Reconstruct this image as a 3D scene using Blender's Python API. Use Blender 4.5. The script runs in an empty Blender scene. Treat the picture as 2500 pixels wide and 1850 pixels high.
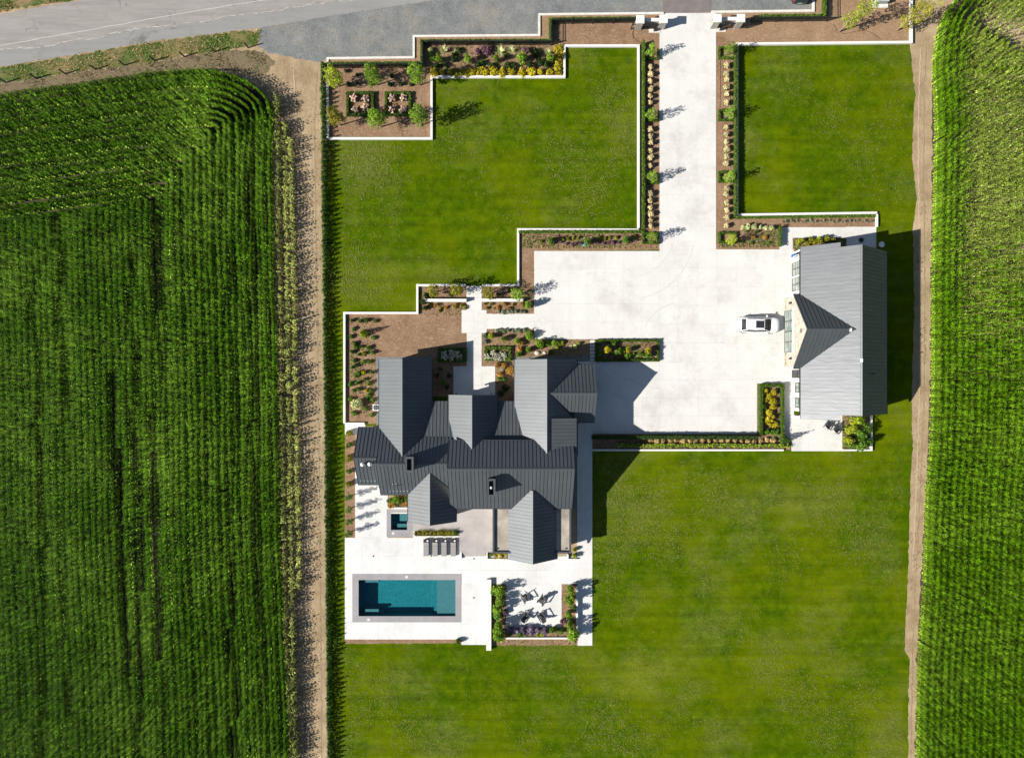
import bpy, math, random
import numpy as np
from mathutils import Vector
from mathutils.geometry import tessellate_polygon

# ------------------------------------------------------------------ camera, light, exposure
SC = bpy.context.scene
COL = SC.collection
H = 79.4                      # drone height above the ground, m
F = 2500 * 24 / 36            # focal length in photo pixels
R = math.radians
cam_d = bpy.data.cameras.new('camera')
cam_d.sensor_fit = 'HORIZONTAL'; cam_d.sensor_width = 36; cam_d.lens = 24
cam_d.clip_start = 0.5; cam_d.clip_end = 2000
cam = bpy.data.objects.new('camera', cam_d); COL.objects.link(cam)
cam.location = (0, 0, H); cam.rotation_euler = (0, 0, 0)
SC.camera = cam

SUN_EL, SUN_AZ = 33.0, 17.0   # light travels towards east, 17 degrees north of it
d = Vector((math.cos(R(SUN_EL)) * math.cos(R(SUN_AZ)), math.cos(R(SUN_EL)) * math.sin(R(SUN_AZ)), -math.sin(R(SUN_EL))))
sun_d = bpy.data.lights.new('sun', 'SUN'); sun_d.energy = 5.0; sun_d.angle = R(0.5); sun_d.color = (1.0, 0.95, 0.87)
sun = bpy.data.objects.new('sun', sun_d); COL.objects.link(sun)
sun.rotation_euler = d.to_track_quat('-Z', 'Y').to_euler(); sun.location = (-60, -20, 60)

world = bpy.data.worlds.new('World'); SC.world = world; world.use_nodes = True
wn = world.node_tree.nodes; wl = world.node_tree.links
bg = wn['Background']; sky = wn.new('ShaderNodeTexSky'); sky.sky_type = 'NISHITA'; sky.sun_disc = False
sky.sun_elevation = R(SUN_EL); sky.sun_rotation = math.atan2(-d.x, -d.y); sky.altitude = 100; sky.dust_density = 0.6
wl.new(sky.outputs[0], bg.inputs[0]); bg.inputs[1].default_value = 0.05
SC.view_settings.view_transform = 'Standard'; SC.view_settings.look = 'None'
SC.view_settings.exposure = 1.0; SC.view_settings.gamma = 1.0; SC.view_settings.use_curve_mapping = False
SC.cycles.max_bounces = 6; SC.cycles.transparent_max_bounces = 12

# ------------------------------------------------------------------ helpers
rng = random.Random(11)
nr = np.random.default_rng(11)

def W(px, py, h=0.0):
    return Vector(((px - 1250) * (H - h) / F, (925 - py) * (H - h) / F, h))

S0 = H / F                     # metres per photo pixel on the ground

class MB:
    def __init__(s): s.V = []; s.Fc = []
    def add(s, vs, fs):
        b = len(s.V); s.V += [tuple(v) for v in vs]; s.Fc += [tuple(i + b for i in f) for f in fs]; return s
    def box(s, x0, x1, y0, y1, z0, z1):
        return s.add([(x0,y0,z0),(x1,y0,z0),(x1,y1,z0),(x0,y1,z0),(x0,y0,z1),(x1,y0,z1),(x1,y1,z1),(x0,y1,z1)],
                     [(0,3,2,1),(4,5,6,7),(0,1,5,4),(1,2,6,5),(2,3,7,6),(3,0,4,7)])
    def prism(s, poly, z0, z1):
        n = len(poly)
        vs = [(p[0],p[1],z0) for p in poly] + [(p[0],p[1],z1) for p in poly]
        return s.add(vs, [tuple(range(n))[::-1], tuple(range(n,2*n))] + [(i,(i+1)%n,n+(i+1)%n,n+i) for i in range(n)])
    def hull8(s, lo, hi):      # two quads of 3d points
        return s.add(list(lo)+list(hi), [(0,3,2,1),(4,5,6,7),(0,1,5,4),(1,2,6,5),(2,3,7,6),(3,0,4,7)])
    def tube(s, pts, rad, n=8, cap=True):
        pts = [Vector(p) for p in pts]; rings = []
        for i, p in enumerate(pts):
            a = pts[max(i-1,0)]; b = pts[min(i+1,len(pts)-1)]
            t = (b-a).normalized(); u = t.orthogonal().normalized(); w = t.cross(u)
            r = rad[i] if hasattr(rad,'__len__') else rad
            rings.append([p + (u*math.cos(2*math.pi*k/n) + w*math.sin(2*math.pi*k/n))*r for k in range(n)])
        vs = [v for rr in rings for v in rr]; fs = []
        for i in range(len(pts)-1):
            for k in range(n):
                fs.append((i*n+k, i*n+(k+1)%n, (i+1)*n+(k+1)%n, (i+1)*n+k))
        if cap: fs += [tuple(range(n))[::-1], tuple(range((len(pts)-1)*n, len(pts)*n))]
        return s.add(vs, fs)
    def lathe(s, prof, c=(0,0,0), n=16):
        vs = []; fs = []
        for r, z in prof:
            for k in range(n):
                a = 2*math.pi*k/n; vs.append((c[0]+r*math.cos(a), c[1]+r*math.sin(a), c[2]+z))
        for i in range(len(prof)-1):
            for k in range(n):
                fs.append((i*n+k, i*n+(k+1)%n, (i+1)*n+(k+1)%n, (i+1)*n+k))
        fs += [tuple(range(n))[::-1], tuple(range((len(prof)-1)*n, len(prof)*n))]
        return s.add(vs, fs)
    def mesh(s, name):
        m = bpy.data.meshes.new(name); m.from_pydata(s.V, [], s.Fc); m.update(); return m

def link(o, parent=None, shift=False):
    COL.objects.link(o)
    if parent is not None:
        o.parent = parent
        if shift: o.location = -WORLD_LOC[parent.name]
    return o

WORLD_LOC = {}
def tag(o, label=None, cat=None, group=None, kind=None):
    if label: o['label'] = label
    if cat: o['category'] = cat
    if group: o['group'] = group
    if kind: o['kind'] = kind
    return o

def thing(name, label, cat, loc=(0,0,0), group=None, rz=0.0):
    o = bpy.data.objects.new(name, None); o.location = loc; o.rotation_euler = (0,0,rz); o.empty_display_size = .3
    COL.objects.link(o); WORLD_LOC[o.name] = Vector(loc)
    return tag(o, label, cat, group)

def obj(name, mb, mat, parent=None, smooth=False, world=False, loc=None):
    m = mb if isinstance(mb, bpy.types.Mesh) else mb.mesh(name)
    if mat is not None and not m.materials: m.materials.append(mat)
    if smooth:
        m.polygons.foreach_set('use_smooth', [True]*len(m.polygons)); m.update()
    o = bpy.data.objects.new(name, m); COL.objects.link(o)
    if parent is not None:
        o.parent = parent
        if world:
            p = parent; off = Vector((0,0,0))
            while p is not None: off += Vector(p.location); p = p.parent
            o.location = -off
    if loc is not None: o.location = loc
    WORLD_LOC[o.name] = Vector(o.location)
    return o

def np_mesh(name, V, Fq, mat=None):
    V = np.asarray(V, np.float32); Fq = np.asarray(Fq, np.int32); k = Fq.shape[1]
    m = bpy.data.meshes.new(name)
    m.vertices.add(len(V)); m.vertices.foreach_set('co', V.ravel())
    m.loops.add(Fq.size); m.loops.foreach_set('vertex_index', Fq.ravel())
    m.polygons.add(len(Fq)); m.polygons.foreach_set('loop_start', np.arange(0, Fq.size, k, dtype=np.int32))
    m.update(calc_edges=True); m.validate()
    if mat is not None: m.materials.append(mat)
    return m

ORD = ['first','second','third','fourth','fifth','sixth','seventh','eighth','ninth','tenth','eleventh','twelfth',
       'thirteenth','fourteenth','fifteenth','sixteenth','seventeenth','eighteenth','nineteenth','twentieth']
def ordinal(n):
    if n < 20: return ORD[n]
    k = n + 1
    return '%d%s' % (k, 'th' if 10 <= k % 100 <= 20 else {1:'st',2:'nd',3:'rd'}.get(k % 10, 'th'))

# ------------------------------------------------------------------ materials
def new_mat(name):
    m = bpy.data.materials.new(name); m.use_nodes = True
    nt = m.node_tree; b = nt.nodes['Principled BSDF']; return m, nt, b
def N(nt, t, **kw):
    n = nt.nodes.new(t)
    for k, v in kw.items():
        if k in n.inputs: n.inputs[k].default_value = v
        else: setattr(n, k, v)
    return n
def pos(nt, scale=(1,1,1), rot=(0,0,0)):
    g = N(nt,'ShaderNodeNewGeometry'); mp = N(nt,'ShaderNodeMapping')
    mp.inputs['Scale'].default_value = scale; mp.inputs['Rotation'].default_value = rot
    nt.links.new(g.outputs['Position'], mp.inputs['Vector']); return mp.outputs['Vector']
def noise(nt, vec, scale, detail=4, rough=.6, dist=0.0):
    n = N(nt,'ShaderNodeTexNoise'); n.inputs['Scale'].default_value = scale; n.inputs['Detail'].default_value = detail
    n.inputs['Roughness'].default_value = rough; n.inputs['Distortion'].default_value = dist
    nt.links.new(vec, n.inputs['Vector']); return n.outputs['Fac']
def ramp(nt, fac, stops):
    r = N(nt,'ShaderNodeValToRGB'); e = r.color_ramp.elements
    while len(e) < len(stops): e.new(.5)
    for i, (p, c) in enumerate(stops):
        e[i].position = p; e[i].color = (*c, 1) if len(c) == 3 else c
    nt.links.new(fac, r.inputs['Fac']); return r.outputs['Color']
def bwramp(nt, fac, a, b): return ramp(nt, fac, [(a,(0,0,0)),(b,(1,1,1))])
def mixc(nt, fac, a, b, mode='MIX'):
    m = N(nt,'ShaderNodeMix', data_type='RGBA', blend_type=mode)
    for s, v in ((m.inputs['Factor'],fac),(m.inputs['A'],a),(m.inputs['B'],b)):
        pass
    def put(sock, v):
        if isinstance(v, bpy.types.NodeSocket): nt.links.new(v, sock)
        elif isinstance(v, (int,float)): sock.default_value = v
        else: sock.default_value = (*v,1)
    put(m.inputs[0], fac); put(m.inputs[6], a); put(m.inputs[7], b)
    return m.outputs[2]
def bump(nt, b, fac, strength=.4, dist=.02):
    n = N(nt,'ShaderNodeBump'); n.inputs['Strength'].default_value = strength; n.inputs['Distance'].default_value = dist
    nt.links.new(fac, n.inputs['Height']); nt.links.new(n.outputs['Normal'], b.inputs['Normal']); return n
def setb(b, rough=.8, metal=0, spec=.3):
    b.inputs['Roughness'].default_value = rough; b.inputs['Metallic'].default_value = metal
    b.inputs['Specular IOR Level'].default_value = spec

def mat(name, c1, c2=None, scale=3, rough=.85, spec=.3, metal=0, c3=None, scale3=.4, f3=(.5,.7), bmp=0, bscale=20, lo=.35, hi=.65, bdist=.02):
    m, nt, b = new_mat(name); setb(b, rough, metal, spec)
    if c2 is None:
        c2 = tuple(min(1,v*1.12) for v in c1); 
    v = pos(nt); col = ramp(nt, noise(nt, v, scale, 6), [(lo,c1),(hi,c2)])
    if c3 is not None:
        col = mixc(nt, bwramp(nt, noise(nt, v, scale3, 5, .65), *f3), col, c3)
    nt.links.new(col, b.inputs['Base Color'])
    if bmp: bump(nt, b, noise(nt, v, bscale, 4), bmp, bdist)
    return m

def leaf_mat(name, c1, c2, trans=.25, rough=.55, spec=.15):
    m, nt, b = new_mat(name); setb(b, rough, 0, spec)
    g = N(nt,'ShaderNodeNewGeometry'); oi = N(nt,'ShaderNodeObjectInfo')
    mid = tuple((a+c)/2 for a,c in zip(c1,c2))
    col = ramp(nt, g.outputs['Random Per Island'], [(0,c1),(.5,mid),(1,c2)])
    hsv = N(nt,'ShaderNodeHueSaturation'); mr = N(nt,'ShaderNodeMapRange'); mr.inputs[3].default_value=.75; mr.inputs[4].default_value=1.25
    nt.links.new(oi.outputs['Random'], mr.inputs[0]); nt.links.new(mr.outputs[0], hsv.inputs['Value']); nt.links.new(col, hsv.inputs['Color'])
    nt.links.new(hsv.outputs[0], b.inputs['Base Color'])
    t = N(nt,'ShaderNodeBsdfTranslucent'); mx = N(nt,'ShaderNodeMixShader'); mx.inputs[0].default_value = trans
    nt.links.new(hsv.outputs[0], t.inputs['Color']); nt.links.new(b.outputs[0], mx.inputs[1]); nt.links.new(t.outputs[0], mx.inputs[2])
    nt.links.new(mx.outputs[0], nt.nodes['Material Output'].inputs['Surface'])
    return m

MT = {}
# --- ground materials
def lawn_mat():
    m, nt, b = new_mat('lawn_grass'); setb(b, .9, 0, .0)
    v = pos(nt)
    base = ramp(nt, noise(nt, v, .9, 8, .7), [(.28,(.021,.050,.001)),(.5,(.045,.084,.0008)),(.72,(.078,.116,.002))])
    yel = bwramp(nt, noise(nt, v, .075, 8, .68), .46, .70)
    col = mixc(nt, yel, base, (.104,.127,.001))
    dry = bwramp(nt, noise(nt, pos(nt,(1,1,1),(0,0,.3)), .09, 6, .68), .50, .68)
    dm = N(nt,'ShaderNodeMath', operation='MULTIPLY'); nt.links.new(dry, dm.inputs[0]); nt.links.new(bwramp(nt, noise(nt, pos(nt,(1.5,3,1),(0,0,.4)), 1.6, 5, .8, .8), .42, .62), dm.inputs[1])
    dm2 = N(nt,'ShaderNodeMath', operation='MULTIPLY'); nt.links.new(dm.outputs[0], dm2.inputs[0]); dm2.inputs[1].default_value=.6
    col = mixc(nt, dm2.outputs[0], col, (.175,.165,.055))
    # fine mowing lines
    for sc_,rt in (((.03,1.7,1),0.012),):
        q_ = N(nt,'ShaderNodeMapRange'); q_.inputs[1].default_value=.3; q_.inputs[2].default_value=.7; q_.inputs[3].default_value=.88; q_.inputs[4].default_value=1.12
        nt.links.new(noise(nt, pos(nt,sc_,(0,0,rt)), 1.0, 3, .6), q_.inputs[0]); h_ = N(nt,'ShaderNodeHueSaturation'); nt.links.new(q_.outputs[0], h_.inputs['Value']); nt.links.new(col, h_.inputs['Color']); col = h_.outputs[0]
    # straw flecks, stretched
    f1 = bwramp(nt, noise(nt, pos(nt,(2.2,6.5,1),(0,0,.7)), 1.0, 3, .7, 1.2), .60, .74)
    f2 = bwramp(nt, noise(nt, pos(nt,(6.5,2.2,1),(0,0,.35)), 1.0, 3, .7, 1.2), .62, .76)
    fl = N(nt,'ShaderNodeMath', operation='MAXIMUM'); nt.links.new(f1, fl.inputs[0]); nt.links.new(f2, fl.inputs[1])
    w = N(nt,'ShaderNodeMath', operation='MULTIPLY_ADD'); nt.links.new(dry, w.inputs[0]); w.inputs[1].default_value=.75; w.inputs[2].default_value=.22
    fm = N(nt,'ShaderNodeMath', operation='MULTIPLY'); nt.links.new(fl.outputs[0], fm.inputs[0]); nt.links.new(w.outputs[0], fm.inputs[1])
    col = mixc(nt, fm.outputs[0], col, (.20,.195,.075))
    # mowing tracks, faint
    wv = N(nt,'ShaderNodeTexWave', wave_type='BANDS', bands_direction='Y'); wv.inputs['Scale'].default_value=.16; wv.inputs['Distortion'].default_value=5; wv.inputs['Detail'].default_value=4
    nt.links.new(v, wv.inputs['Vector'])
    mw = N(nt,'ShaderNodeMapRange'); mw.inputs[3].default_value=.94; mw.inputs[4].default_value=1.05; nt.links.new(wv.outputs['Fac'], mw.inputs[0])
    hs = N(nt,'ShaderNodeHueSaturation'); nt.links.new(mw.outputs[0], hs.inputs['Value']); nt.links.new(col, hs.inputs['Color'])
    nt.links.new(hs.outputs[0], b.inputs['Base Color'])
    bump(nt, b, noise(nt, v, 9, 6, .75), .7, .06)
    return m
MT['lawn'] = lawn_mat()

def soil_mat(name, c1, c2, c3):
    m, nt, b = new_mat(name); setb(b, .95, 0, .1)
    v = pos(nt)
    col = ramp(nt, noise(nt, v, .6, 6, .65), [(.3,c1),(.7,c2)])
    chips = bwramp(nt, noise(nt, pos(nt,(2,6,1),(0,0,.5)), 1.0, 4, .75, 1.8), .52, .66)
    col = mixc(nt, chips, col, c3)
    dk = bwramp(nt, noise(nt, pos(nt,(5,2,1),(0,0,.2)), 1.0, 4, .75, 1.5), .54, .68)
    mm = N(nt,'ShaderNodeMath', operation='MULTIPLY'); nt.links.new(dk, mm.inputs[0]); mm.inputs[1].default_value=.6
    col = mixc(nt, mm.outputs[0], col, tuple(x*.45 for x in c1))
    nt.links.new(col, b.inputs['Base Color']); bump(nt, b, noise(nt, v, 7, 6, .75), .8, .07); return m
MT['mulch'] = soil_mat('bark_mulch', (.155,.092,.052), (.245,.158,.098), (.36,.25,.165))
MT['mulch_light'] = soil_mat('dry_mulch', (.20,.125,.070), (.27,.178,.108), (.36,.255,.17))

def dirt_mat():
    m, nt, b = new_mat('dry_dirt'); setb(b, .95, 0, .1)
    v = pos(nt)
    col = ramp(nt, noise(nt, v, .35, 8, .7), [(.28,(.18,.127,.070)),(.5,(.285,.215,.130)),(.72,(.385,.30,.195))])
    tr = bwramp(nt, noise(nt, pos(nt,(2.2,.10,1),(0,0,.02)), 1.0, 5, .7, .8), .55, .75)
    mm = N(nt,'ShaderNodeMath', operation='MULTIPLY'); nt.links.new(tr, mm.inputs[0]); mm.inputs[1].default_value=.4
    col = mixc(nt, mm.outputs[0], col, (.40,.32,.24))
    sp = bwramp(nt, noise(nt, v, 3.2, 4, .75), .62, .72)
    m2 = N(nt,'ShaderNodeMath', operation='MULTIPLY'); nt.links.new(sp, m2.inputs[0]); m2.inputs[1].default_value=.6
    col = mixc(nt, m2.outputs[0], col, (.11,.08,.045))
    nt.links.new(col, b.inputs['Base Color']); bump(nt, b, noise(nt, pos(nt,(1,.5,1)), 4, 7, .75), .7, .08); return m
MT['dirt'] = dirt_mat()

def concrete_mat(name, c1, c2, stain, var=.02, rough=.75):
    m, nt, b = new_mat(name); setb(b, rough, 0, .25)
    v = pos(nt)
    col = ramp(nt, noise(nt, v, .45, 8, .7), [(.3,c1),(.65,c2)])
    s1 = bwramp(nt, noise(nt, v, .17, 8, .76), .5, .74)
    mm = N(nt,'ShaderNodeMath', operation='MULTIPLY'); nt.links.new(s1, mm.inputs[0]); mm.inputs[1].default_value=1.0
    col = mixc(nt, mm.outputs[0], col, stain)
    sw = bwramp(nt, noise(nt, pos(nt,(2.5,.35,1),(0,0,.9)), 1, 6, .75, .8), .6, .8)
    m3 = N(nt,'ShaderNodeMath', operation='MULTIPLY'); nt.links.new(sw, m3.inputs[0]); m3.inputs[1].default_value=.6
    col = mixc(nt, m3.outputs[0], col, tuple(x*.8 for x in stain))
    oi = N(nt,'ShaderNodeObjectInfo'); mr = N(nt,'ShaderNodeMapRange'); mr.inputs[3].default_value=1-var; mr.inputs[4].default_value=1+var*.6
    nt.links.new(oi.outputs['Random'], mr.inputs[0]); hs = N(nt,'ShaderNodeHueSaturation'); nt.links.new(mr.outputs[0], hs.inputs['Value'])
    nt.links.new(col, hs.inputs['Color']); nt.links.new(hs.outputs[0], b.inputs['Base Color'])
    bump(nt, b, noise(nt, v, 14, 5), .12, .01); return m
MT['concrete'] = concrete_mat('broom_concrete', (.492,.480,.456), (.542,.530,.505), (.375,.362,.335))
MT['pool_concrete'] = concrete_mat('bright_concrete', (.505,.50,.49), (.555,.55,.54), (.42,.415,.40), .03)
MT['stone_paving'] = concrete_mat('grey_stone', (.235,.225,.232), (.275,.262,.268), (.18,.17,.18), .05)
MT['terrace'] = concrete_mat('terrace_concrete', (.29,.265,.255), (.35,.325,.31), (.19,.175,.185), .05)
MT['joint'] = mat('joint_sand', (.44,.43,.40))
MT['white_wall'] = mat('white_wall_cap', (.56,.54,.505), (.61,.59,.555), scale=1.2, rough=.8, bmp=.1)
MT['kerb'] = mat('kerb_concrete', (.48,.46,.42), (.58,.56,.52), scale=1.5, rough=.85)
MT['field_soil'] = mat('shade_toned_field_soil', (.04,.030,.018), (.075,.056,.036), scale=2, rough=.95, bmp=.8, bscale=6, bdist=.06)  # soil colour darkened to stand in for shade between the corn rows
def gravel_mat():
    m, nt, b = new_mat('crushed_gravel'); setb(b, .95, 0, .15)
    v = pos(nt)
    col = ramp(nt, noise(nt, v, .5, 8, .75), [(.3,(.125,.136,.138)),(.55,(.19,.198,.194)),(.75,(.26,.26,.245))])
    tan = bwramp(nt, noise(nt, v, .16, 7, .7), .5, .72)
    mm = N(nt,'ShaderNodeMath', operation='MULTIPLY'); nt.links.new(tan, mm.inputs[0]); mm.inputs[1].default_value=.75
    col = mixc(nt, mm.outputs[0], col, (.29,.255,.205))
    vo = N(nt,'ShaderNodeTexVoronoi'); vo.inputs['Scale'].default_value=9; nt.links.new(v, vo.inputs['Vector'])
    cr = ramp(nt, vo.outputs['Distance'], [(.0,(1.15,1.15,1.15)),(.7,(.72,.72,.72))])
    col = mixc(nt, 1.0, col, cr, 'MULTIPLY')
    nt.links.new(col, b.inputs['Base Color']); bump(nt, b, noise(nt, v, 10, 6, .8), .8, .05); return m
MT['gravel'] = gravel_mat()
def road_mat(name, c1, c2, crackcol, cs=.55):
    m, nt, b = new_mat(name); setb(b, .9, 0, .2)
    v = pos(nt)
    col = ramp(nt, noise(nt, pos(nt,(.16,1.3,1),(0,0,-.165)), 1.0, 8, .7), [(.3,c1),(.68,c2)])
    st = bwramp(nt, noise(nt, v, .22, 7, .75), .56, .76)
    mm = N(nt,'ShaderNodeMath', operation='MULTIPLY'); nt.links.new(st, mm.inputs[0]); mm.inputs[1].default_value=.5
    col = mixc(nt, mm.outputs[0], col, tuple(x*.6 for x in c1))
    vo = N(nt,'ShaderNodeTexVoronoi', feature='DISTANCE_TO_EDGE'); vo.inputs['Scale'].default_value=cs
    nv = N(nt,'ShaderNodeTexNoise'); nv.inputs['Scale'].default_value=.8; nv.inputs['Detail'].default_value=6; nt.links.new(v, nv.inputs['Vector'])
    ad = N(nt,'ShaderNodeVectorMath', operation='MULTIPLY_ADD'); nt.links.new(nv.outputs['Color'], ad.inputs[0]); ad.inputs[1].default_value=(1.6,1.6,0); nt.links.new(pos(nt,(.35,1,1),(0,0,-.165)), ad.inputs[2])
    nt.links.new(ad.outputs[0], vo.inputs['Vector'])
    ck = ramp(nt, vo.outputs['Distance'], [(.0,(1,1,1)),(.014,(0,0,0))])
    km = N(nt,'ShaderNodeMath', operation='MULTIPLY'); nt.links.new(ck, km.inputs[0]); nt.links.new(bwramp(nt, noise(nt, v, .3, 3), .45, .6), km.inputs[1])
    col = mixc(nt, km.outputs[0], col, crackcol)
    nt.links.new(col, b.inputs['Base Color']); bump(nt, b, noise(nt, v, 12, 5, .7), .35, .02); return m
MT['road'] = road_mat('old_asphalt', (.19,.176,.166), (.27,.252,.238), (.12,.112,.105))
MT['road_new'] = road_mat('smooth_asphalt', (.185,.182,.177), (.228,.224,.218), (.12,.116,.112), .16)
MT['apron'] = mat('apron_asphalt', (.125,.108,.102), (.165,.145,.138), scale=.8, rough=.9, bmp=.3, bscale=14)
MT['paint'] = mat('worn_road_paint', (.36,.34,.32), (.45,.43,.41), scale=4)
MT['crumble'] = mat('crumbled_edge', (.17,.155,.14), (.46,.43,.38), scale=1.2, bmp=.5)
MT['verge'] = None

def roof_mat(name, base, rough, wav, metal=.75, dark=1.0):
    m, nt, b = new_mat(name); setb(b, rough, metal, .5)
    v = pos(nt)
    col = ramp(nt, noise(nt, v, .6, 5), [(.3,tuple(x*.93 for x in base)),(.7,tuple(x*1.06 for x in base))])
    oi = N(nt,'ShaderNodeObjectInfo'); mr = N(nt,'ShaderNodeMapRange'); mr.inputs[3].default_value=.95; mr.inputs[4].default_value=1.05
    nt.links.new(oi.outputs['Random'], mr.inputs[0]); hs = N(nt,'ShaderNodeHueSaturation'); nt.links.new(mr.outputs[0], hs.inputs['Value'])
    nt.links.new(col, hs.inputs['Color']); nt.links.new(hs.outputs[0], b.inputs['Base Color'])
    if wav:
        bump(nt, b, noise(nt, pos(nt,(.45,1.5,.45),(0,0,.12)), 1.2, 2, .5, .6), 1.0, wav)
    return m
MT['roof'] = roof_mat('charcoal_metal_roof', (.068,.077,.084), .48, .0, .28)
MT['roof_garage'] = roof_mat('grey_metal_roof', (.072,.078,.086), .46, .012, .28)
MT['trim'] = mat('charcoal_trim', (.02,.023,.026), (.028,.031,.034), rough=.5, spec=.5)
MT['white_board'] = mat('white_siding', (.56,.55,.52), (.64,.63,.60), scale=1, rough=.7)
MT['black_metal'] = mat('black_metal', (.012,.013,.016), (.02,.021,.024), rough=.45, spec=.5)
MT['membrane'] = mat('flat_roof_membrane', (.24,.21,.17), (.36,.325,.27), scale=.6, c3=(.17,.155,.14), scale3=.5, bmp=.15)
MT['glass'] = None
def glass_mat(name, col, rough=.05):
    m, nt, b = new_mat(name); setb(b, rough, 0, .35)
    c = ramp(nt, noise(nt, pos(nt), 1.5, 3), [(.35,tuple(x*.7 for x in col)),(.65,tuple(x*1.4 for x in col))]); nt.links.new(c, b.inputs['Base Color']); return m
MT['glass'] = glass_mat('window_glass', (.02,.024,.026))
MT['frost'] = glass_mat('frosted_glass', (.20,.235,.215), .3)
MT['car_white'] = None
def paint_mat(name, col, coat=1.0):
    m, nt, b = new_mat(name); setb(b, .35, 0, .5); b.inputs['Coat Weight'].default_value = coat; b.inputs['Coat Roughness'].default_value=.04
    c = ramp(nt, noise(nt, pos(nt), 2, 3), [(.3,tuple(x*.97 for x in col)),(.7,col)]); nt.links.new(c, b.inputs['Base Color']); return m
MT['car_white'] = paint_mat('white_car_paint', (.72,.72,.73))
MT['car_dark'] = paint_mat('dark_car_paint', (.012,.022,.020))
MT['rubber'] = mat('tyre_rubber', (.012,.012,.012), (.02,.02,.02), rough=.9)
MT['alloy'] = mat('alloy_rim', (.35,.35,.36), (.42,.42,.43), rough=.35, metal=.8)
MT['lamp'] = mat('clear_lamp', (.5,.5,.52), (.62,.62,.62), rough=.2, spec=.8)
MT['red_lamp'] = mat('red_lamp', (.16,.012,.012), (.22,.02,.02), rough=.2, spec=.8)
MT['bark'] = mat('young_bark', (.22,.17,.11), (.33,.26,.18), scale=8, bmp=.4, bscale=25)
MT['post_wood'] = mat('weathered_post', (.035,.028,.022), (.07,.055,.045), scale=6)
MT['cushion'] = mat('grey_cushion', (.215,.205,.195), (.25,.24,.228), scale=8, rough=.95, bmp=.2, bscale=60)
MT['dark_resin'] = mat('charcoal_resin', (.032,.035,.040), (.045,.048,.054), rough=.6, spec=.4)
MT['maroon'] = mat('dark_wicker', (.020,.012,.012), (.034,.022,.022), rough=.7)
MT['towel'] = mat('white_towel', (.66,.65,.63), (.72,.71,.69), rough=.95)
MT['blue'] = mat('blue_plastic', (.05,.13,.30), (.07,.17,.38), rough=.5)
MT['teal'] = mat('teal_plastic', (.16,.34,.32), (.22,.42,.40), rough=.6)
MT['rock'] = mat('pale_boulder', (.42,.39,.34), (.58,.55,.50), scale=3, bmp=.5, bscale=6)
def stone_mat():
    m, nt, b = new_mat('ledge_stone'); setb(b, .9, 0, .2)
    vo = N(nt,'ShaderNodeTexVoronoi'); vo.inputs['Scale'].default_value=1.0; nt.links.new(pos(nt,(1,4.2,8.5)), vo.inputs['Vector'])
    ve = N(nt,'ShaderNodeTexVoronoi', feature='DISTANCE_TO_EDGE'); ve.inputs['Scale'].default_value=1.0; nt.links.new(pos(nt,(1,4.2,8.5)), ve.inputs['Vector'])
    sx = N(nt,'ShaderNodeSeparateColor'); nt.links.new(vo.outputs['Color'], sx.inputs[0])
    col = ramp(nt, sx.outputs[0], [(0,(.19,.16,.125)),(.35,(.34,.30,.235)),(.7,(.42,.385,.32)),(1,(.24,.225,.20))])
    col = mixc(nt, ramp(nt, ve.outputs['Distance'], [(0,(1,1,1)),(.05,(0,0,0))]), col, (.40,.37,.31))
    nt.links.new(col, b.inputs['Base Color'])
    bump(nt, b, ve.outputs['Distance'], .8, .05); return m
MT['stone'] = stone_mat()
MT['stone_grey'] = mat('stacked_grey_stone', (.16,.15,.135), (.42,.39,.34), scale=7, rough=.9, bmp=.8, bscale=9, bdist=.05)
def plaster_mat(name, c1, c2):
    m, nt, b = new_mat(name); setb(b, .7, 0, .2)
    col = ramp(nt, noise(nt, pos(nt,(1,1,1),(0,0,.5)), 2.6, 4, .6, 2.2), [(.36,c1),(.64,c2)])
    nt.links.new(col, b.inputs['Base Color']); return m
MT['plaster'] = plaster_mat('blue_green_plaster', (.006,.105,.13), (.02,.165,.19))
MT['plaster_pale'] = plaster_mat('pale_plaster', (.085,.14,.15), (.12,.17,.18))
def water_mat():
    m, nt, b = new_mat('pool_water')
    nt.nodes.remove(b)
    tr = N(nt,'ShaderNodeBsdfTransparent'); tr.inputs[0].default_value=(.60,.92,.94,1)
    gl = N(nt,'ShaderNodeBsdfGlossy'); gl.inputs['Roughness'].default_value=.02
    lw = N(nt,'ShaderNodeLayerWeight'); fr = N(nt,'ShaderNodeMath', operation='POWER'); fr.inputs[1].default_value=4; fm = N(nt,'ShaderNodeMath', operation='MULTIPLY_ADD'); fm.inputs[1].default_value=.6; fm.inputs[2].default_value=.022
    bp = N(nt,'ShaderNodeBump'); bp.inputs['Strength'].default_value=.35; bp.inputs['Distance'].default_value=.03
    nt.links.new(noise(nt, pos(nt), 2.2, 4, .6, 1.2), bp.inputs['Height'])
    nt.links.new(bp.outputs[0], gl.inputs['Normal']); nt.links.new(bp.outputs[0], lw.inputs['Normal']); nt.links.new(lw.outputs['Facing'], fr.inputs[0]); nt.links.new(fr.outputs[0], fm.inputs[0])
    mx = N(nt,'ShaderNodeMixShader'); nt.links.new(fm.outputs[0], mx.inputs[0]); nt.links.new(tr.outputs[0], mx.inputs[1]); nt.links.new(gl.outputs[0], mx.inputs[2])
    nt.links.new(mx.outputs[0], nt.nodes['Material Output'].inputs['Surface']); return m
MT['water'] = water_mat()

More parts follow.
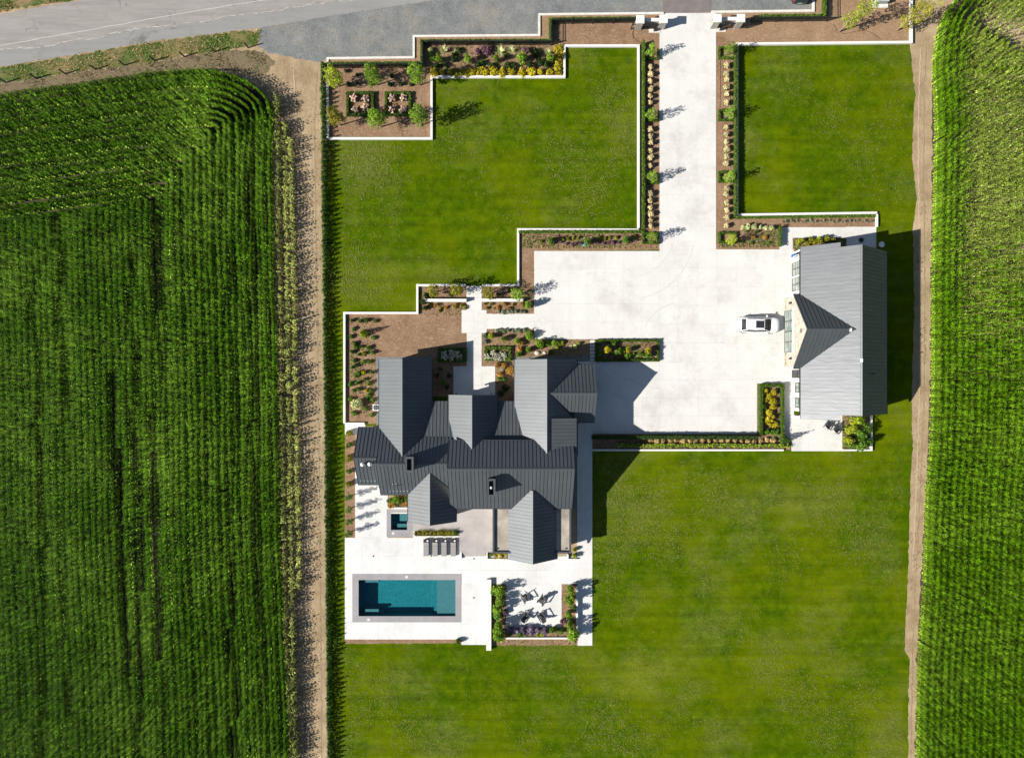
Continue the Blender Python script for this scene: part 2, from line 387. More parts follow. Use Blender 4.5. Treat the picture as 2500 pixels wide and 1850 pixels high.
LEAF = {
 'green':  leaf_mat('green_leaves', (0.046,0.116,0.012), (0.132,0.232,0.022)),
 'bright': leaf_mat('bright_leaves', (0.093,0.202,0.016), (0.248,0.372,0.028)),
 'dark':   leaf_mat('dark_leaves', (0.016,0.039,0.009), (0.046,0.085,0.016)),
 'hedge':  leaf_mat('box_leaves', (0.034,0.078,0.008), (0.116,0.186,0.016)),
 'yellowgreen': leaf_mat('yellow_green_leaves', (0.155,0.217,0.012), (0.372,0.419,0.028)),
 'olive':  leaf_mat('olive_leaves', (0.132,0.147,0.012), (0.295,0.264,0.022)),
 'yellow': leaf_mat('yellow_leaves', (.20,.19,.010), (.55,.44,.018), .2),
 'orange': leaf_mat('orange_leaves', (.20,.10,.02), (.46,.26,.05), .2),
 'purple': leaf_mat('purple_leaves', (0.109,0.050,0.070), (0.232,0.116,0.147), .2),
 'lavender': leaf_mat('lavender_spikes', (0.109,0.085,0.132), (0.217,0.178,0.240), .2),
 'sage':   leaf_mat('sage_leaves', (0.155,0.194,0.116), (0.295,0.326,0.209), .2),
 'pale':   leaf_mat('pale_leaves', (0.403,0.449,0.186), (0.713,0.744,0.372), .2),
 'straw':  leaf_mat('straw_blades', (0.341,0.248,0.093), (0.558,0.419,0.171), .2),
 'cream':  leaf_mat('cream_petals', (0.552,0.444,0.216), (0.768,0.672,0.408), .15),
 'white':  leaf_mat('white_petals', (.40,.40,.28), (.60,.59,.48), .15),
 'pink':   leaf_mat('pink_petals', (0.600,0.360,0.312), (0.792,0.600,0.480), .15),
 'weed': leaf_mat('dry_weeds', (.05,.055,.012), (.13,.11,.04), .1),
 'cedar':  leaf_mat('cedar_sprays', (0.021,0.055,0.008), (0.065,0.124,0.013), .2),
}

# ------------------------------------------------------------------ sheets
def resample(pts, step, jit, closed=True):
    out = []; n = len(pts)
    for i in range(n if closed else n-1):
        a = Vector(pts[i]); b = Vector(pts[(i+1)%n]); k = max(1, int((b-a).length/step))
        for j in range(k):
            p = a.lerp(b, j/k)
            if jit and j: p = p + Vector((rng.gauss(0,jit), rng.gauss(0,jit)))
            out.append(p)
    return out
def sheet(name, px, z, m, holes=(), step=None, jit=0, kind='structure'):
    P = [W(*p).xy for p in px]
    if step: P = resample(P, step, jit)
    loops = [[Vector((p.x,p.y,0)) for p in P]] + [[Vector((*W(*q).xy,0)) for q in h] for h in holes]
    tri = tessellate_polygon(loops); flat = [v for l in loops for v in l]
    o = obj(name, MB().add([(v.x,v.y,z) for v in flat], [tuple(t) for t in tri]), m)
    me = o.data
    if me.polygons and sum(p.normal.z for p in me.polygons) < 0: me.flip_normals()
    o['kind'] = kind; return o

def rectpx(x0,y0,x1,y1): return [(x0,y0),(x1,y0),(x1,y1),(x0,y1)]
POOL = (875.6,1415,1112,1503); SPA = (954.5,1253,994,1293)
hole_pool = rectpx(POOL[0]-2,POOL[1]-2,POOL[2]+2,POOL[3]+2); hole_spa = rectpx(SPA[0]-2,SPA[1]-2,SPA[2]+2,SPA[3]+2)
sheet('ground', [(-9000,-9000),(11500,-9000),(11500,11000),(-9000,11000)], 0, MT['dirt'], [hole_pool, hole_spa])

lawn_e = [(2222,107),(2226,150),(2229,200),(2236,232),(2231,262),(2229,320),(2226,380),(2232,430),(2238,480),(2234,520),(2228,560),(2230,640),(2232,760),(2228,880),
          (2226,960),(2226,1040),(2229,1080),(2224,1150),(2222,1200),(2219,1300),(2217,1397),(2213,1475),(2209,1560),(2210,1590),(2221,1609),(2218,1691),(2217,1760),(2217,1990)]
lawn_px = [(800,340),(1054,340),(1054,190),(1378,190),(1378,114),(1800,108)] + lawn_e + [(808,1990),(802,1700),(798,1300),(796,900),(792,500)]
sheet('lawn', lawn_px, .006, MT['lawn'], [rectpx(846,1040,1440,1555)], step=.35, jit=.045)

# soil beds
BEDS = {
 'north garden bed': ([(800,145),(1008,143),(1010,90),(1314,88),(1315,36),(1620,34),(1612,80),(1611,120),(1567,120),(1561,113),(1378,113),(1378,190),(1054,190),(1054,340),(800,340)],'mulch'),
 'west verge bed': ([(800,146),(1012,144),(1012,93),(1318,91),(1318,40),(1556,36),(1556,50),(1339,54),(1339,105),(1030,108),(1030,160),(800,162)],'mulch_light'),
 'left drive bed': ([(1561,111),(1611,111),(1611,610),(1268,614),(1268,562),(1561,560)],'mulch'),
 'corner strip': ([(1266,560),(1306,560),(1306,735),(1266,735)],'mulch'),
 'right drive bed': ([(1746,78),(1800,78),(1800,530),(2139,528),(2139,556),(1903,558),(1903,608),(1748,610)],'mulch'),
 'east gate bed': ([(1745,31),(1987,28),(1987,-70),(2222,-70),(2222,107),(1800,110),(1746,80)],'mulch_light'),
 'entry bed': ([(1020,698),(1306,698),(1306,770),(1020,770)],'mulch'),
 'west house bed': ([(842,765),(1130,757),(1142,757),(1142,900),(1110,968),(926,968),(926,1034),(842,1034)],'mulch'),
 'front bed': ([(1174,800),(1306,800),(1306,826),(1457,826),(1457,890),(1262,890),(1262,985),(1206,985),(1206,900),(1174,900)],'mulch'),
 'court bed': ([(1452,826),(1611,826),(1611,884),(1452,884)],'mulch'),
 'east court bed': ([(1847,935),(1911,935),(1911,1062),(1930,1062),(1930,1098),(1444,1098),(1444,1058),(1847,1058)],'mulch'),
 'garage north bed': ([(1934,581),(2068,579),(2068,625),(1934,625)],'mulch'),
 'garage south bed': ([(2055,1000),(2126,1000),(2126,1098),(2055,1098)],'mulch'),
 'west side strip': ([(842,1034),(867,1034),(867,1314),(842,1314)],'mulch'),
 'pool edge strip': ([(842,1556),(1130,1556),(1128,1569),(842,1571)],'mulch'),
 'fire patio bed': ([(1198,1420),(1412,1420),(1412,1574),(1198,1575)],'mulch'),
}
for i,(k,(p,m)) in enumerate(BEDS.items()):
    sheet('garden_bed', p, .012 + .004*(i%4), MT[m], step=.4, jit=.015)

ff = mat('distant_crop', (.03,.07,.006), (.075,.115,.014), scale=.05, c3=(.10,.12,.03), scale3=.3, rough=.95, bmp=1.0, bscale=3, bdist=.2)
for q in ([(-8900,300),(-62,300),(-62,1932),(-8900,1932)],[(-8900,1940),(11400,1960),(11400,10900),(-8900,10900)],[(2562,-80),(11400,-80),(11400,1950),(2562,1950)],[(-8900,-8900),(11400,-8900),(11400,-300),(1500,-300),(-700,60),(-8900,60)]):
    sheet('field', q, .005, ff)
# gravel forecourt, road, apron, verges
sheet('gravel', [(628,112),(640,60),(780,34),(914,13),(1049,-8),(1100,-16),(1310,-40),(1310,-160),(2300,-160),(2300,-50),(1985,-50),(1985,28),(1735,31),(1620,33),(1314,36),(1314,87),(1008,91),(1008,142),(798,145),(775,152),(740,147),(705,138),(670,131),(645,124)],
      .010, MT['gravel'], step=.22, jit=.17)
sheet('road', [(-700,142),(-200,68),(0,36),(135,11),(231,-3),(420,-30),(760,-82),(1200,-150),(1200,-22),(1049,3),(914,23),(780,44),(616,71),(385,99),(200,130),(0,163),(-200,196),(-700,275)],
      .018, MT['road'], step=.6, jit=.03)
lane_up = [(-300,178),(0,121),(60,119),(90,117),(150,103),(230,94),(330,70),(390,66),(480,55),(560,40),(640,32),(700,20),(760,12),(900,-4),(1200,-60)]
sheet('road_lane', lane_up + [(1200,-22),(1049,3),(914,23),(780,44),(616,71),(385,99),(200,130),(0,163),(-300,212)], .024, MT['road_new'], step=.5, jit=.05)

def ribbon(pts, hw, z0, z1, closed=False):
    """mitred wall along world xy points"""
    P = [Vector(p) for p in pts]; n = len(P); L = []; Rr = []
    for i in range(n):
        a = P[i-1] if (i > 0 or closed) else None; b = P[(i+1)%n] if (i < n-1 or closed) else None
        d1 = (P[i]-a).normalized() if a is not None else None; d2 = (b-P[i]).normalized() if b is not None else None
        if d1 is None: d1 = d2
        if d2 is None: d2 = d1
        n1 = Vector((-d1.y,d1.x)); n2 = Vector((-d2.y,d2.x)); mm = (n1+n2)
        mm = mm.normalized() if mm.length > 1e-6 else n1
        k = hw/max(.35, mm.dot(n1)); L.append(P[i]+mm*k); Rr.append(P[i]-mm*k)
    mb = MB(); vs = []
    for i in range(n):
        vs += [(Rr[i].x,Rr[i].y,z0),(L[i].x,L[i].y,z0),(L[i].x,L[i].y,z1),(Rr[i].x,Rr[i].y,z1)]
    fs = []
    for i in range(n if closed else n-1):
        a = i*4; b = ((i+1)%n)*4
        for k in range(4): fs.append((a+k, a+(k+1)%4, b+(k+1)%4, b+k)[::-1])
    if not closed: fs += [(0,1,2,3), tuple((n-1)*4+k for k in (3,2,1,0))]
    return mb.add(vs, fs)
def rib_px(px, wpx, z0, z1, closed=False): return ribbon([W(*p).xy for p in px], wpx*S0/2, z0, z1, closed)

o = obj('road_marking', rib_px(resample([Vector(p) for p in [(-200,146),(0,112),(170,82),(330,54),(500,24),(640,2),(800,-24)]],30,.5,False), 1.4, .028, .030), MT['paint']); o['kind']='structure'
o = obj('crumbled_asphalt_edge', rib_px(resample([Vector(p) for p in lane_up],9,1.6,False), 1.7, .026, .034), MT['crumble']); o['kind']='structure'
sheet('driveway_apron', [(1618,-40),(1736,-40),(1736,31),(1619,33)], .022, MT['apron'])
verge_low = [(-300,212),(0,166),(200,133),(385,102),(600,76),(640,74),(628,108),(560,122),(470,135),(380,150),(250,168),(120,186),(0,203),(-300,250)]
verge_up = [(-300,60),(0,30),(90,14),(140,7),(215,-6),(300,-40),(-300,-40)]
MT['verge'] = mat('rough_verge', (.035,.072,.006), (.085,.10,.018), scale=.7, c3=(.19,.135,.06), scale3=.35, f3=(.42,.62), bmp=.9, bscale=6, bdist=.08)
sheet('grass_verge', verge_low, .008, MT['verge'], step=.4, jit=.12)
sheet('grass_verge', verge_up, .008, MT['verge'], step=.4, jit=.12)

rut_d = mat('dark_rut', (.16,.115,.07), (.26,.195,.13), scale=2, rough=.95); rut_l = mat('pale_rut', (.34,.27,.19), (.43,.35,.26), scale=2, rough=.95)
for px,w,m in (([(716,170),(722,260),(727,400),(735,700),(742,1000),(746,1250),(747,1500),(745,1650),(742,1900)],1.6,rut_l),([(719,170),(725,260),(730,400),(738,700),(745,1000),(749,1250),(750,1500),(748,1650),(745,1900)],2.2,rut_d),
               ([(700,170),(706,260),(715,400),(728,700),(736,1000),(741,1250),(743,1900)],2.4,rut_d),([(775,170),(768,300),(772,600),(778,1000),(783,1500),(786,1900)],1.8,rut_d),
               ([(2262,120),(2256,220),(2255,420),(2258,700),(2256,1000),(2246,1200),(2236,1400),(2228,1600),(2224,1900)],1.8,rut_d),([(2247,120),(2243,240),(2242,420),(2246,700),(2244,1000),(2236,1200),(2228,1400)],1.8,rut_l)):
    o = obj('wheel_rut', rib_px(resample([Vector(p) for p in px],7,.8,False), w, .003, .0055), m); o['kind']='structure'
sheet('field_margin', [(-300,248),(0,203),(120,186),(250,168),(380,150),(470,135),(560,122),(640,128),(672,150),(640,185),(560,172),(400,172),(0,232),(-300,272)], .0075, mat('weedy_margin', (.105,.080,.045), (.20,.150,.092), scale=.9, c3=(.06,.065,.02), scale3=.9, f3=(.5,.68), rough=.95, bmp=1.0, bscale=5, bdist=.1), step=.3, jit=.12)
# ------------------------------------------------------------------ paving (every slab its own piece)
PAVED = []
def pave(name, x0, y0, x1, y1, nx, ny, m, z=.04, gap=.007, slab='concrete_slab', parent=None):
    a = W(x0,y1); b = W(x1,y0)
    if parent is None:
        base = obj(name, MB().box(a.x+.01,b.x-.01,a.y+.01,b.y-.01,.002,z-.012), MT['joint']); base['kind']='structure'
    else: base = parent
    PAVED.append((a.x,b.x,a.y,b.y)); sx = (b.x-a.x)/nx; sy = (b.y-a.y)/ny
    key = bpy.data.meshes.new(slab)
    mb = MB().box(gap/2, sx-gap/2, gap/2, sy-gap/2, z-.02, z)
    key.from_pydata(mb.V, [], mb.Fc); key.materials.append(m)
    for i in range(nx):
        for j in range(ny):
            s = bpy.data.objects.new(slab, key); COL.objects.link(s); s.parent = base
            s.location = (a.x+i*sx, a.y+j*sy, rng.uniform(0,.003))
    return base
CO = MT['concrete']; PC = MT['pool_concrete']
drive = pave('driveway', 1610,33,1748,609, 3,13, CO)
pave('driveway', 1304,613,1610,828, 7,5, CO, parent=drive)
pave('driveway', 1610,609,1938,883, 7,6, CO, parent=drive)
pave('driveway', 1400,883,1610,1059, 5,4, CO, parent=drive)
pave('driveway', 1610,883,1848,1059, 5,4, CO, parent=drive)
pave('driveway', 1848,883,1938,936, 2,1, CO, parent=drive)
gpath = pave('garage_walkway', 1911,936,1938,1014, 1,3, CO)
pave('garage_walkway', 1911,1014,1932,1071, 1,2, CO, parent=gpath)
pave('garage_walkway', 1903,555,1935,609, 1,2, CO, parent=gpath)
pave('garage_walkway', 1935,555,2066,581, 4,1, CO, parent=gpath)
pave('garage_walkway', 2066,554,2139,625, 2,2, CO, parent=gpath)
pave('garage_patio', 1932,1012,2056,1101, 3,2, CO)
path = pave('entry_path', 1139,698,1176,757, 1,2, CO)
pave('entry_path', 1127,757,1188,813, 2,2, CO, parent=path)
pave('entry_path', 1188,766,1304,803, 3,1, CO, parent=path)
pave('entry_path', 1139.5,813,1176,894, 1,3, CO, parent=path)
pave('entry_path', 1107,894,1209,985, 3,2, CO, parent=path)
pave('side_path', 1409,1059,1446,1425, 1,9, CO)
deck = pave('pool_deck', 867,1100,947,1312, 2,5, PC)
pave('pool_deck', 842,1033,892,1060, 1,1, PC, parent=deck)
pave('pool_deck', 842,1312,1009,1400, 4,2, PC, parent=deck)
pave('pool_deck', 1009,1309,1127,1400, 3,2, PC, parent=deck)
pave('pool_deck', 1127,1357,1446,1425, 7,2, PC, parent=deck)
pave('pool_deck', 842,1400,860.5,1518, 1,3, PC, parent=deck)
pave('pool_deck', 1126.5,1425,1199,1573, 2,3, PC, parent=deck)
pave('pool_deck', 1127,1400,1127.4,1425, 1,1, PC, parent=deck)
pave('pool_deck', 842,1518,1126.5,1560, 7,1, PC, parent=deck)
pave('pool_deck', 1235,1425,1371,1530, 3,2, PC, parent=deck)
pave('pool_deck', 1410,1425,1446,1575, 1,4, PC, parent=deck)
spa_deck = pave('spa_surround', 944,1241,1009,1253, 2,1, MT['stone_paving'], slab='stone_tile')
pave('spa_surround', 944,1253,954.5,1293, 1,1, MT['stone_paving'], slab='stone_tile', parent=spa_deck)
pave('spa_surround', 994,1253,1009,1293, 1,1, MT['stone_paving'], slab='stone_tile', parent=spa_deck)
pave('spa_surround', 944,1293,1014,1310, 2,1, MT['stone_paving'], slab='stone_tile', parent=spa_deck)
ter = pave('terrace', 1009,1225,1206,1294, 4,2, MT['terrace'], z=.30)
pave('terrace', 1122,1294,1206,1346, 2,1, MT['terrace'], z=.30, parent=ter)
o = obj('terrace_plinth', MB().box(W(1009,0).x+.01,W(1206,0).x-.01,W(0,1294).y+.01,W(0,1225).y-.01,.004,.27).box(W(1122,0).x+.01,W(1206,0).x-.01,W(0,1346).y+.01,W(0,1294).y+.008,.004,.268), MT['terrace']); o['kind']='structure'
for k in range(3):
    o = obj('terrace_step', MB().box(W(1128,0).x,W(1186,0).x,W(0,1346+(k+1)*3.6).y,W(0,1346+k*3.6).y-.002,.042,.24-.07*k), MT['terrace'], ter); 
for (x,y) in ((912,1356.5),(1157.5,1363),(1157.5,1458),(1053,1356)):
    p = W(x,y); o = obj('deck_drain', MB().lathe([(.10,.041),(.10,.046),(.02,.047)],(p.x,p.y,0),12), MT['black_metal'], deck)

# gravel strip round the house foundations
sheet('foundation_strip', [(918,871),(1056,871),(1056,990),(1100,990),(1100,975),(1210,975),(1262,990),(1252,872),(1440,868),(1440,884),(1458,884),(1458,1034),(1410,1050),(1410,1240),(900,1200),(873,1060),(918,1040)],
      .030, mat('foundation_gravel', (.10,.10,.10), (.19,.19,.185), scale=6, bmp=.8, bscale=12))

# tyre marks on the court
def arc(c, r, a0, a1, n=24): return [(c[0]+r*math.cos(R(a0+(a1-a0)*i/n)), c[1]+r*math.sin(R(a0+(a1-a0)*i/n))) for i in range(n+1)]
tm = mat('rubber_trace', (.40,.38,.345), (.47,.45,.41), scale=1.5)
for pts in (arc((1530,560),118,12,75), arc((1535,570),160,10,80), arc((1660,830),90,200,262), arc((1640,690),260,95,130)):
    o = obj('tyre_mark', rib_px(pts, 1.6, .0405, .0445), tm); o['kind']='structure'

# ------------------------------------------------------------------ walls and kerbs
def wall(name, label, cat, px, wpx, h, m=None, closed=False, group=None, copingw=None):
    o = obj(name, rib_px(px, wpx, .0, h, closed), m or MT['white_wall']); tag(o, label, cat, group); return o
KG = 'pale kerbs edging the gravel forecourt'; WG = 'low white garden walls'
wall('kerb','stepped pale kerb between gravel forecourt and west brown verge','kerb',[(800.5,167),(800.5,144),(1010.5,141.5),(1010.5,90),(1316.5,87.5),(1316.5,37),(1620,34)],5,.15,MT['kerb'],group=KG)
wall('kerb','pale kerb between gravel and planting right of the gate','kerb',[(1736,31),(1985,28),(1985,-60)],5.5,.15,MT['kerb'],group=KG)
wall('garden_wall','white wall round the west, south and east sides of the rose garden bed','wall',[(800,172),(801.5,340),(1054,340),(1054,190),(1377.5,190),(1377.5,114.5),(1558,114.5),(1558,558)],5.4,.28,group=WG)
wall('garden_wall','stepped white wall between big front lawn and parking court beds','wall',[(1558,562),(1264.8,561),(1264.8,697),(1178,697)],5.2,.26,group=WG)
wall('garden_wall','stepped white wall round the west house bed, ending by the entry path','wall',[(1137,697),(1019.5,697),(1019.5,764.5),(842,764.5),(842,1033)],5.2,.3,group=WG)
wall('garden_wall','short white wall at the south end of the west house bed','wall',[(845,1033.5),(891,1033.5)],5,.3,group=WG)
wall('garden_wall','white wall along the north and west edges of the east lawn','wall',[(2222,-60),(2222,106),(1798,110.5),(1798,526),(2138,521)],5.4,.32,group=WG)
wall('garden_wall','short white wall closing the sage bed beside garage walkway','wall',[(2138.5,524.5),(2138.5,555)],4,.3,group=WG)
wall('seat_wall','white free-standing wall left of the entry path','wall',[(1036,734.5),(1139.5,734.5)],7,.66,group='free-standing white walls by the entry path')
wall('seat_wall','white free-standing wall right of the entry path','wall',[(1176,734),(1277,734)],7,.66,group='free-standing white walls by the entry path')
wall('garden_wall','long white wall along the lawn below the court hedge','wall',[(1446,1098),(1911,1098)],4.4,.3,group=WG)
wall('garden_wall','white L-shaped wall round the feathery garage bed','wall',[(2056,1098),(2125,1098),(2125,1008)],4.2,.3,group=WG)
wall('seat_wall','tall white wall between pool deck and fire patio','wall',[(1193.5,1412),(1193.5,1583.5)],12,.46)
wall('seat_wall','thin white wall on the east side of the fire patio','wall',[(1408,1430),(1408,1549)],4,.46)
wall('garden_wall','thin white wall south of the lavender','wall',[(1235,1556),(1389,1556)],4.2,.22,group=WG)
wall('planter_wall','white wall between spa and yellow planter','wall',[(946,1239),(997,1239)],4,.3)
wall('planter_wall','white wall round the ornamental grass planter behind loungers','wall',[(1012,1294),(1012,1308),(1122,1308)],3,.3)
wall('planter_wall','small white wall left of the terrace steps','wall',[(1126,1345),(1126,1362)],3,.32)
wall('planter_wall','white L-shaped wall right of the terrace steps','wall',[(1189,1346),(1189,1363.5),(1239,1363.5)],3,.3)
wall('planter_wall','white wall round the small planter by the side path','wall',[(1386,1351),(1386,1363.5),(1409,1363.5)],2.6,.3)

# ------------------------------------------------------------------ roofs
ALLROOFS = []    # (fn(x,y)->h) for pruning hidden panels
def plane_fn(x0,x1,y0,y1,fn): 
    def g(x,y): return fn(x,y) if x0<=x<=x1 and y0<=y<=y1 else -9
    return g
def slope_panels(parent, A, u, v, Wd, L, sp, m, own, name='roof_panel'):
    """panels along u from A, each running up v for L."""
    u = u.normalized(); v = v.normalized(); n = u.cross(v); 
    if n.z < 0: n = -n
    cnt = max(1, round(Wd/sp)); s = Wd/cnt
    mb = MB()
    def q(a,b,c): return tuple(u*a + v*b + n*c)
    mb.hull8([q(.0,0,.0),q(s-.002,0,.0),q(s-.002,L,.0),q(.0,L,.0)],[q(.0,0,.018),q(s-.002,0,.018),q(s-.002,L,.018),q(.0,L,.018)])
    mb.hull8([q(.002,.002,.018),q(.036,.002,.018),q(.036,L-.03,.018),q(.002,L-.03,.018)],[q(.002,.002,.058),q(.030,.002,.058),q(.030,L-.03,.058),q(.002,L-.03,.058)])
    me = mb.mesh(name); me.materials.append(m)
    off = Vector((0,0,0)); p = parent
    while p is not None: off += Vector(p.location); p = p.parent
    made = 0
    for i in range(cnt):
        vis = False
        for a in (.15,.5,.85):
            for b in np.linspace(.02,.98,12):
                P = A + u*(s*(i+a)) + v*(L*b)
                if all(fn(P.x,P.y) < P.z + .02 for fn in ALLROOFS if fn is not own): vis = True; break
            if vis: break
        if not vis: continue
        o = bpy.data.objects.new(name, me); COL.objects.link(o); o.parent = parent
        o.location = A + u*(s*i) - off; made += 1
    return made

class Gable:
    """axis 'y': ridge runs along y; c = across coordinate. profile (c,h) at low side, ridge, high side."""
    def __init__(s, axis, a0, a1, lo, rg, hi):
        s.ax=axis; s.a0=a0; s.a1=a1; s.lo=lo; s.rg=rg; s.hi=hi
        def fn(x,y):
            a,c = (y,x) if axis=='y' else (x,y)
            if not (a0<=a<=a1 and lo[0]<=c<=hi[0]): return -9
            if c < rg[0]: return lo[1]+(rg[1]-lo[1])*(c-lo[0])/(rg[0]-lo[0])
            return hi[1]+(rg[1]-hi[1])*(c-hi[0])/(rg[0]-hi[0])
        s.fn = fn; ALLROOFS.append(fn)
    def P(s,a,c,h): return Vector((c,a,h)) if s.ax=='y' else Vector((a,c,h))
    def build(s, parent, m, wallm, sp=.41, oh=.3, ends=(1,1), wz=0.0, inset_ends=(.3,.3), skip=()):
        P = s.P
        t = .16
        mb = MB()
        for e in (s.lo, s.hi):
            b = s.rg
            q = [P(s.a0,*e),P(s.a1,*e),P(s.a1,*b),P(s.a0,*b)]
            dn = Vector((0,0,-t))
            mb.hull8([x+dn for x in q],[x for x in q])
        rf = obj('roof', mb, MT['trim'], parent, world=True)
        for e, nm in ((s.lo,'lo'),(s.hi,'hi')):
            if nm in skip: continue
            A = P(s.a0,*e); u = P(s.a1,*e)-A; v = P(s.a0,*s.rg)-A
            slope_panels(rf, A, u, v, abs(s.a1-s.a0), v.length, sp, m, s.fn)
        # ridge cap
        r0 = P(s.a0,*s.rg); r1 = P(s.a1,*s.rg); mb = MB()
        k = .17
        for e in (s.lo,s.hi):
            dv = (P(s.a0,*e)-r0).normalized()*k; up = Vector((0,0,.085))
            mb.add([r0+up,r1+up,r1+up+dv,r0+up+dv, r0,r1,r1+dv,r0+dv],[(0,1,2,3),(3,2,6,7),(0,3,7,4),(1,5,6,2)])
        obj('ridge_cap', mb, m, rf, world=True)
        # gutters
        for e in (s.lo, s.hi):
            sg = -1 if e is s.lo else 1
            a = P(s.a0,e[0]+sg*.01,e[1]); b = P(s.a1,e[0]+sg*.11,e[1])
            obj('gutter', MB().box(min(a.x,b.x),max(a.x,b.x),min(a.y,b.y),max(a.y,b.y),e[1]-.14,e[1]-.02), MT['trim'], rf, world=True)
        # walls: pentagon extruded
        sl = (s.rg[1]-s.lo[1])/(s.rg[0]-s.lo[0]); sh = (s.rg[1]-s.hi[1])/(s.hi[0]-s.rg[0])
        prof = [(s.lo[0]+oh,wz),(s.hi[0]-oh,wz),(s.hi[0]-oh,s.hi[1]+oh*sh-t-.02),(s.rg[0],s.rg[1]-t-.02),(s.lo[0]+oh,s.lo[1]+oh*sl-t-.02)]
        a0=s.a0+inset_ends[0]; a1=s.a1-inset_ends[1]
        vs=[P(a0,c,h) for c,h in prof]+[P(a1,c,h) for c,h in prof]; n=5
        obj('wall', MB().add(vs,[tuple(range(n)),tuple(range(n,2*n))[::-1]]+[(i,(i+1)%n,n+(i+1)%n,n+i)[::-1] for i in range(n)]), wallm, parent, world=True)
        s.roof = rf
        return rf

T = .727
house = thing('house','large modern farmhouse with charcoal standing seam gable roofs','house',(-4,-9,0))
he=2.9
W1 = Gable('y',-8.5,2.2,(-14.87,he),(-11.94,5.03),(-9.0,he))
M1a= Gable('x',-17.25,-14.75,(-11.79,he),(-8.62,5.2),(-5.46,he))
M1b= Gable('x',-14.75,-6.7,(-12.92,he),(-9.19,5.61),(-5.46,he))
W2 = Gable('y',-8.4,-1.77,(-7.04,3.2),(-4.34,5.16),(-1.65,3.2))
W3 = Gable('y',-8.6,2.16,(.30,he),(3.79,5.44),(7.27,he))
D1 = Gable('x',4.1,9.26,(-4.81,he),(-1.58,5.2),(1.65,he))
M2 = Gable('x',-6.95,6.7,(-14.42,3.1),(-9.61,6.6),(-6.77,4.54))
S1 = Gable('y',-16.0,-10.3,(-11.63,he),(-8.96,4.84),(-6.29,he))
S2 = Gable('y',-20.2,-12.2,(-.47,2.7),(2.28,4.9),(5.03,2.7))
C1f = plane_fn(-10.5,1.2,-7.2,-2.48,lambda x,y: 2.8+.2*(-2.48-y)); ALLROOFS.append(C1f)
F1f = plane_fn(4.3,7.05,-8.2,-4.3,lambda x,y: 5.2-.13*(x-4.3)); ALLROOFS.append(F1f)
HW = MT['white_board']
for g in (W1,M1a,M1b,W2,W3,D1,M2,S1,S2):
    g.build(house, MT['roof'], HW, inset_ends=(.3,.3) if g not in (M1a,M1b) else ((.3,0) if g is M1a else (0,0)))
# low connecting shed roof and raised shed roof
def shed(parent, corners, u, v, Wd, L, sp, m, own, t=.16, wall_to=None):
    q = [Vector(c) for c in corners]; dn = Vector((0,0,-t))
    rf = obj('roof', MB().hull8([x+dn for x in q],q), MT['trim'], parent, world=True)
    slope_panels(rf, q[0], Vector(u), Vector(v), Wd, L, sp, m, own)
    return rf
a,b = C1f,F1f
shed(house, [(-10.5,-2.48,2.8),(1.2,-2.48,2.8),(1.2,-7.2,3.744),(-10.5,-7.2,3.744)], (1,0,0),(0,-4.72,.944),11.7,math.hypot(4.72,.944),.41,MT['roof'],C1f)
obj('wall', MB().box(-9.5,.6,-7.0,-2.8,0,2.68), HW, house, world=True)
shed(house, [(7.05,-8.2,4.8425),(7.05,-4.3,4.8425),(4.3,-4.3,5.2),(4.3,-8.2,5.2)], (0,1,0),(-2.75,0,.3575),3.9,math.hypot(2.75,.3575),.41,MT['roof'],F1f)
obj('wall', MB().hull8([(4.5,-8.1,2),(6.95,-8.1,2),(6.95,-4.42,2),(4.5,-4.42,2)],[(4.5,-8.1,4.97),(6.95,-8.1,4.66),(6.95,-4.42,4.66),(4.5,-4.42,4.97)]), MT['trim'], house, world=True)
# flat roofs with parapet either side of the south-east wing
fx0,fx1,fy0,fy1 = -2.18,6.62,-19.5,-14.2
obj('flat_roof', MB().box(fx0+.2,fx1-.2,fy0+.2,fy1,2.62,2.78), MT['membrane'], house, world=True)
obj('parapet', ribbon([Vector((fx0+.1,fy1)),Vector((fx0+.1,fy0+.1)),Vector((fx1-.1,fy0+.1)),Vector((fx1-.1,fy1))], .1, 2.5, 3.02), MT['roof'], house, world=True)
for sx in (fx0+.55, fx1-.55):
    obj('roof_drain', MB().lathe([(.09,2.78),(.09,2.86),(.02,2.87)],(sx,fy0+.5,0),10), MT['black_metal'], house, world=True)
obj('wall', MB().box(fx0+.35,fx1-.35,fy0+.35,fy1+1,0,2.6), HW, house, world=True)
# chimneys
def chimney(px0,py0,px1,py1,h,hb,ball):
    a=W(px0,py1,h); b=W(px1,py0,h)
    c = obj('chimney', ribbon([Vector((a.x+.07,a.y+.07)),Vector((b.x-.07,a.y+.07)),Vector((b.x-.07,b.y-.07)),Vector((a.x+.07,b.y-.07))], .07, hb, h, True), MT['roof'], house, world=True)
    obj('chimney_collar', ribbon([Vector((a.x-.03,a.y-.03)),Vector((b.x+.03,a.y-.03)),Vector((b.x+.03,b.y+.03)),Vector((a.x-.03,b.y+.03))], .035, h-.14, h+.02, True), MT['roof'], c, world=True)
    obj('chimney_floor', MB().box(a.x+.14,b.x-.14,a.y+.14,b.y-.14,h-.8,h-.7), MT['black_metal'], c, world=True)
    if ball:
        obj('flue_cap', MB().lathe([(.05,h-.7),(.06,h-.2),(.15,h-.18),(.15,h-.1),(.08,h-.02),(.02,h)],((a.x+b.x)/2,(a.y+b.y)/2,0),14), MT['lamp'], c, world=True, smooth=True)
chimney(990,1116.5,1008,1151,7.1,4.6,False)
chimney(1190.5,1170.5,1208,1210.5,7.2,4.2,True)
